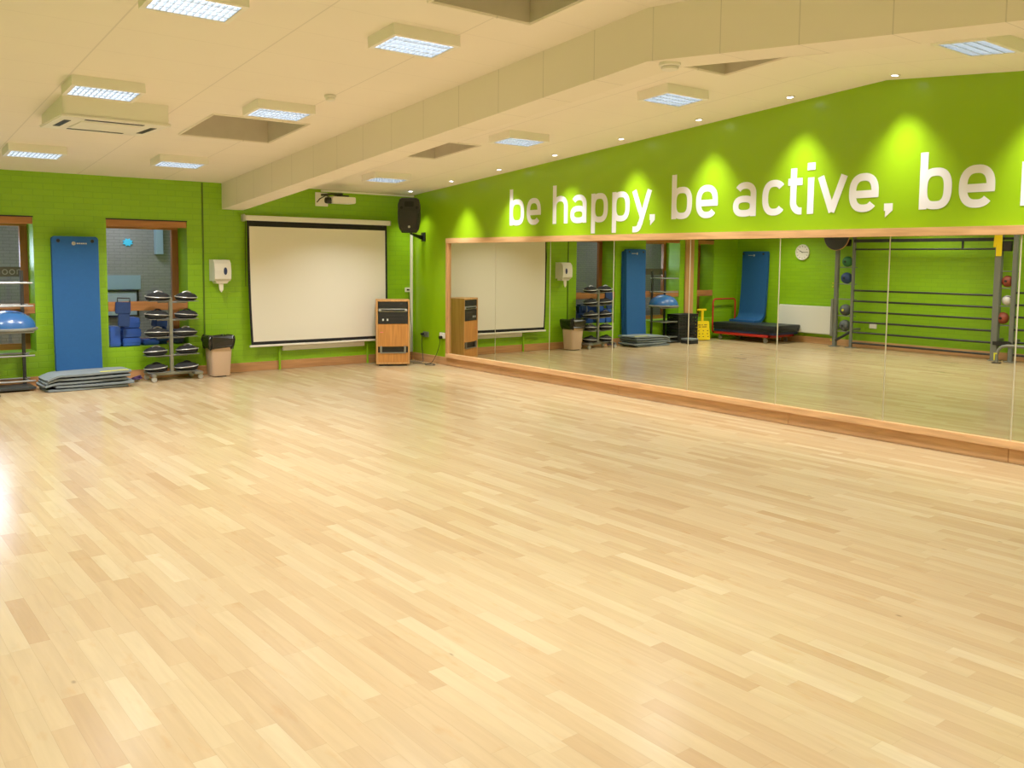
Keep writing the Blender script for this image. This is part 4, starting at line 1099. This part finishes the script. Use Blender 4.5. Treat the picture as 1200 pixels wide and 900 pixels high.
b = B(); b.box(RXF+.02, RXF+.06, UY[0]+.03, UY[0]+.075, .2, .92, bev=.004); b.build('peg_panel', M['grey_paint'], t)
b = B()
for z in (.12, .3, .42, .55, .68, .8, .9, 1.15, 1.22): b.lathe([(0, 0), (.012, 0), (.012, .03), (0, .03)], (RXF, UY[0]+.06, z), 'y', 10)
b.build('band_peg', M['yellow_strip'], t)
b = B(); b.tube([(RXF, UY[1]-.01, .32), (RXF+.02, UY[0]-.03, .12)], .025, 8); b.build('brace', M['black'], t)
b = B(); b.box(RXF-.06, RXF+.06, UY[3]-.02, UY[2]+.02, .26, .34, bev=.01); b.build('lower_block', M['black'], t)
# next bay of bars beyond
for k, z in enumerate((.12, .33, .54, .75, .95, 1.15)):
    b = B(); b.tube([(RXF, UY[3], z), (RXF, -8.1, z)], .019, 10); b.build('stall_bar', M['black'], t, smooth=True)
b = B(); b.box(RXF-.04, RXF+.04, -8.14, -8.06, .0, 2.38, bev=.004); b.build('upright', M['rig_grey'], t)
balls = [(-2.755, 1.64, .10, 'green_rubber', 'dark green medicine ball at the top of the rig ball rack'), (-2.75, 1.325, .108, 'navy_rubber', 'navy medicine ball in the left ball rack'),
         (-2.75, .715, .11, 'grey_rubber', 'grey medicine ball with a yellow dot in the left ball rack'), (-2.75, .415, .11, 'grey_rubber', 'plain grey medicine ball, lowest in the left ball rack'),
         (-5.67, 1.335, .095, 'orange_rubber', 'dull red medicine ball, upper one in the right ball rack'), (-5.68, 1.02, .085, 'white_rubber', 'white and purple ball in the right ball rack'), (-5.62, .72, .10, 'orange_rubber', 'orange medicine ball, lowest in the right ball rack')]
for (y, z, r, m, lab) in balls:
    t = thing('medicine_ball', lab, 'ball', (RXF-.065, y, z-r), 'medicine balls on the training rig')
    b = B(); b.sphere((RXF-.065, y, z), r); b.build('shell', M[m], t, smooth=True)
    b = B(); c = Vector((RXF-.065, y, z))
    if 'white' in m: b.tube([c+Vector((math.cos(a)*r*.6+r*.3*0, math.sin(a)*r, math.cos(a)*r*.8)) for a in [2*PI*i/20 for i in range(20)]], .007, 6, closed=True); b.build('seam', M['purple'], t, smooth=True)
    else: b.lathe([(0, -.006), (.024, -.006), (.02, .004), (0, .005)], c+Vector((r, 0, 0)), 'x', 14); b.build('valve', M['yellow_strip'] if 'yellow' in lab else M['black'], t)
t = thing('target_disc', 'dark round disc on top of the rig upright, half hidden by the mirror frame', 'disc', (RXF+.1, -2.6, 2.05))
b = B(); b.lathe([(0, 0), (.25, 0), (.262, .012), (.262, .03), (.25, .04), (0, .04)], (RXF+.08, -2.6, 2.12), 'x', 40); b.build('plate', M['dark_metal'], t, smooth=True)
b = B(); b.tube([(RXF+.1, -2.6+.262*math.cos(a), 2.12+.262*math.sin(a)) for a in [2*PI*i/40 for i in range(40)]], .008, 6, closed=True); b.build('rim', M['cab_edge'], t, smooth=True)
t = thing('suspension_strap', 'yellow suspension strap hanging on the right rig upright', 'strap', (RXF+.07, -5.55, 1.75))
b = B(); b.box(RXF+.054, RXF+.066, -5.60, -5.51, 1.75, 2.36, bev=.003); b.build('webbing', M['yellow'], t)
b = B(); b.box(RXF+.066, RXF+.076, -5.53, -5.48, 1.9, 2.36, rotx(.07, (0, -5.5, 2.1)), bev=.003); b.build('loose_end', M['yellow'], t)
t = thing('low_bar', 'grey tubular low bar with a yellow tagged foot beside the rig', 'bar frame', (RXF+.35, -6.2, 0))
x = RXF+.33
b = B(); b.tube([(x, -5.72, .012), (x, -5.72, .14), (x, -5.745, .22), (x, -5.80, .275), (x, -5.88, .295), (x, -7.1, .295), (x, -7.2, .26), (x, -7.24, .18), (x, -7.24, .012)], .026, 12); b.build('tube_frame', M['grey_paint'], t, smooth=True)
for y in (-5.72, -7.24):
    b = B(); b.box(x-.06, x+.06, y-.06, y+.06, 0, .014, bev=.004); b.build('foot_plate', M['black'], t)
b = B(); b.box(x+.024, x+.032, -5.705, -5.685, .05, .17); b.box(x+.024, x+.032, -5.735, -5.70, .15, .17); b.build('tag', M['yellow_strip'], t)

# coloured boxes glimpsed through the left window
for (x, z, m, lab) in ((-6.33, .72, 'red_plastic', 'red plastic box glimpsed in the corridor behind the dome rack'), (-6.33, .45, 'green_plastic', 'green plastic box glimpsed below the red box in the corridor')):
    b = B(); b.box(x-.13, x+.13, 1.3, 1.6, z, z+.2, bev=.015); o = b.build('plastic_box', M[m]); tag(o, lab, 'box')
b = B(); b.box(-6.6, -6.05, 1.2, 1.7, .0, .45, bev=.01); o = b.build('corridor_cupboard', M['corridor']); tag(o, 'low grey cupboard in the corridor carrying the coloured boxes', 'cupboard')

# ------------------------------------------------------------------ corridor lamps, world, camera
for x in (-6.6, -4.1, -1.5):
    l = bpy.data.lights.new('corridor_lamp', 'AREA'); l.size = .5; l.energy = 17; l.color = (.96, .97, 1)
    o = bpy.data.objects.new('corridor_lamp', l); C.objects.link(o); o.location = (x, 1.1, 2.5)
w = bpy.data.worlds.new('World'); S.world = w; w.use_nodes = True
w.node_tree.nodes['Background'].inputs[0].default_value = (.9, .85, .75, 1); w.node_tree.nodes['Background'].inputs[1].default_value = .15

cam = bpy.data.cameras.new('Camera'); co = bpy.data.objects.new('Camera', cam); C.objects.link(co); S.camera = co
yaw, pitch, roll, F = .67552355, -.080078, .01008556, 1041.443
f = Vector((math.sin(yaw)*math.cos(pitch), math.cos(yaw)*math.cos(pitch), math.sin(pitch))); r = Vector((math.cos(yaw), -math.sin(yaw), 0)); u = r.cross(f)
c_, s_ = math.cos(roll), math.sin(roll); r, u = c_*r+s_*u, -s_*r+c_*u
co.matrix_world = Matrix(((r.x, u.x, -f.x, -7.60829), (r.y, u.y, -f.y, -12.09279), (r.z, u.z, -f.z, 1.6), (0, 0, 0, 1)))
cam.sensor_width = 36; cam.lens = F*36/1200; cam.shift_x = -3.5865/1200; cam.shift_y = -61.3313/1200; cam.clip_start = .05

S.view_settings.view_transform = 'Standard'; S.view_settings.look = 'None'; S.view_settings.exposure = 0.0; S.view_settings.gamma = 1.15
S.cycles.max_bounces = 8; S.cycles.diffuse_bounces = 5; S.cycles.glossy_bounces = 5; S.cycles.use_denoising = True
S.cycles.caustics_reflective = True; S.cycles.sample_clamp_indirect = 3; S.cycles.blur_glossy = 1.0
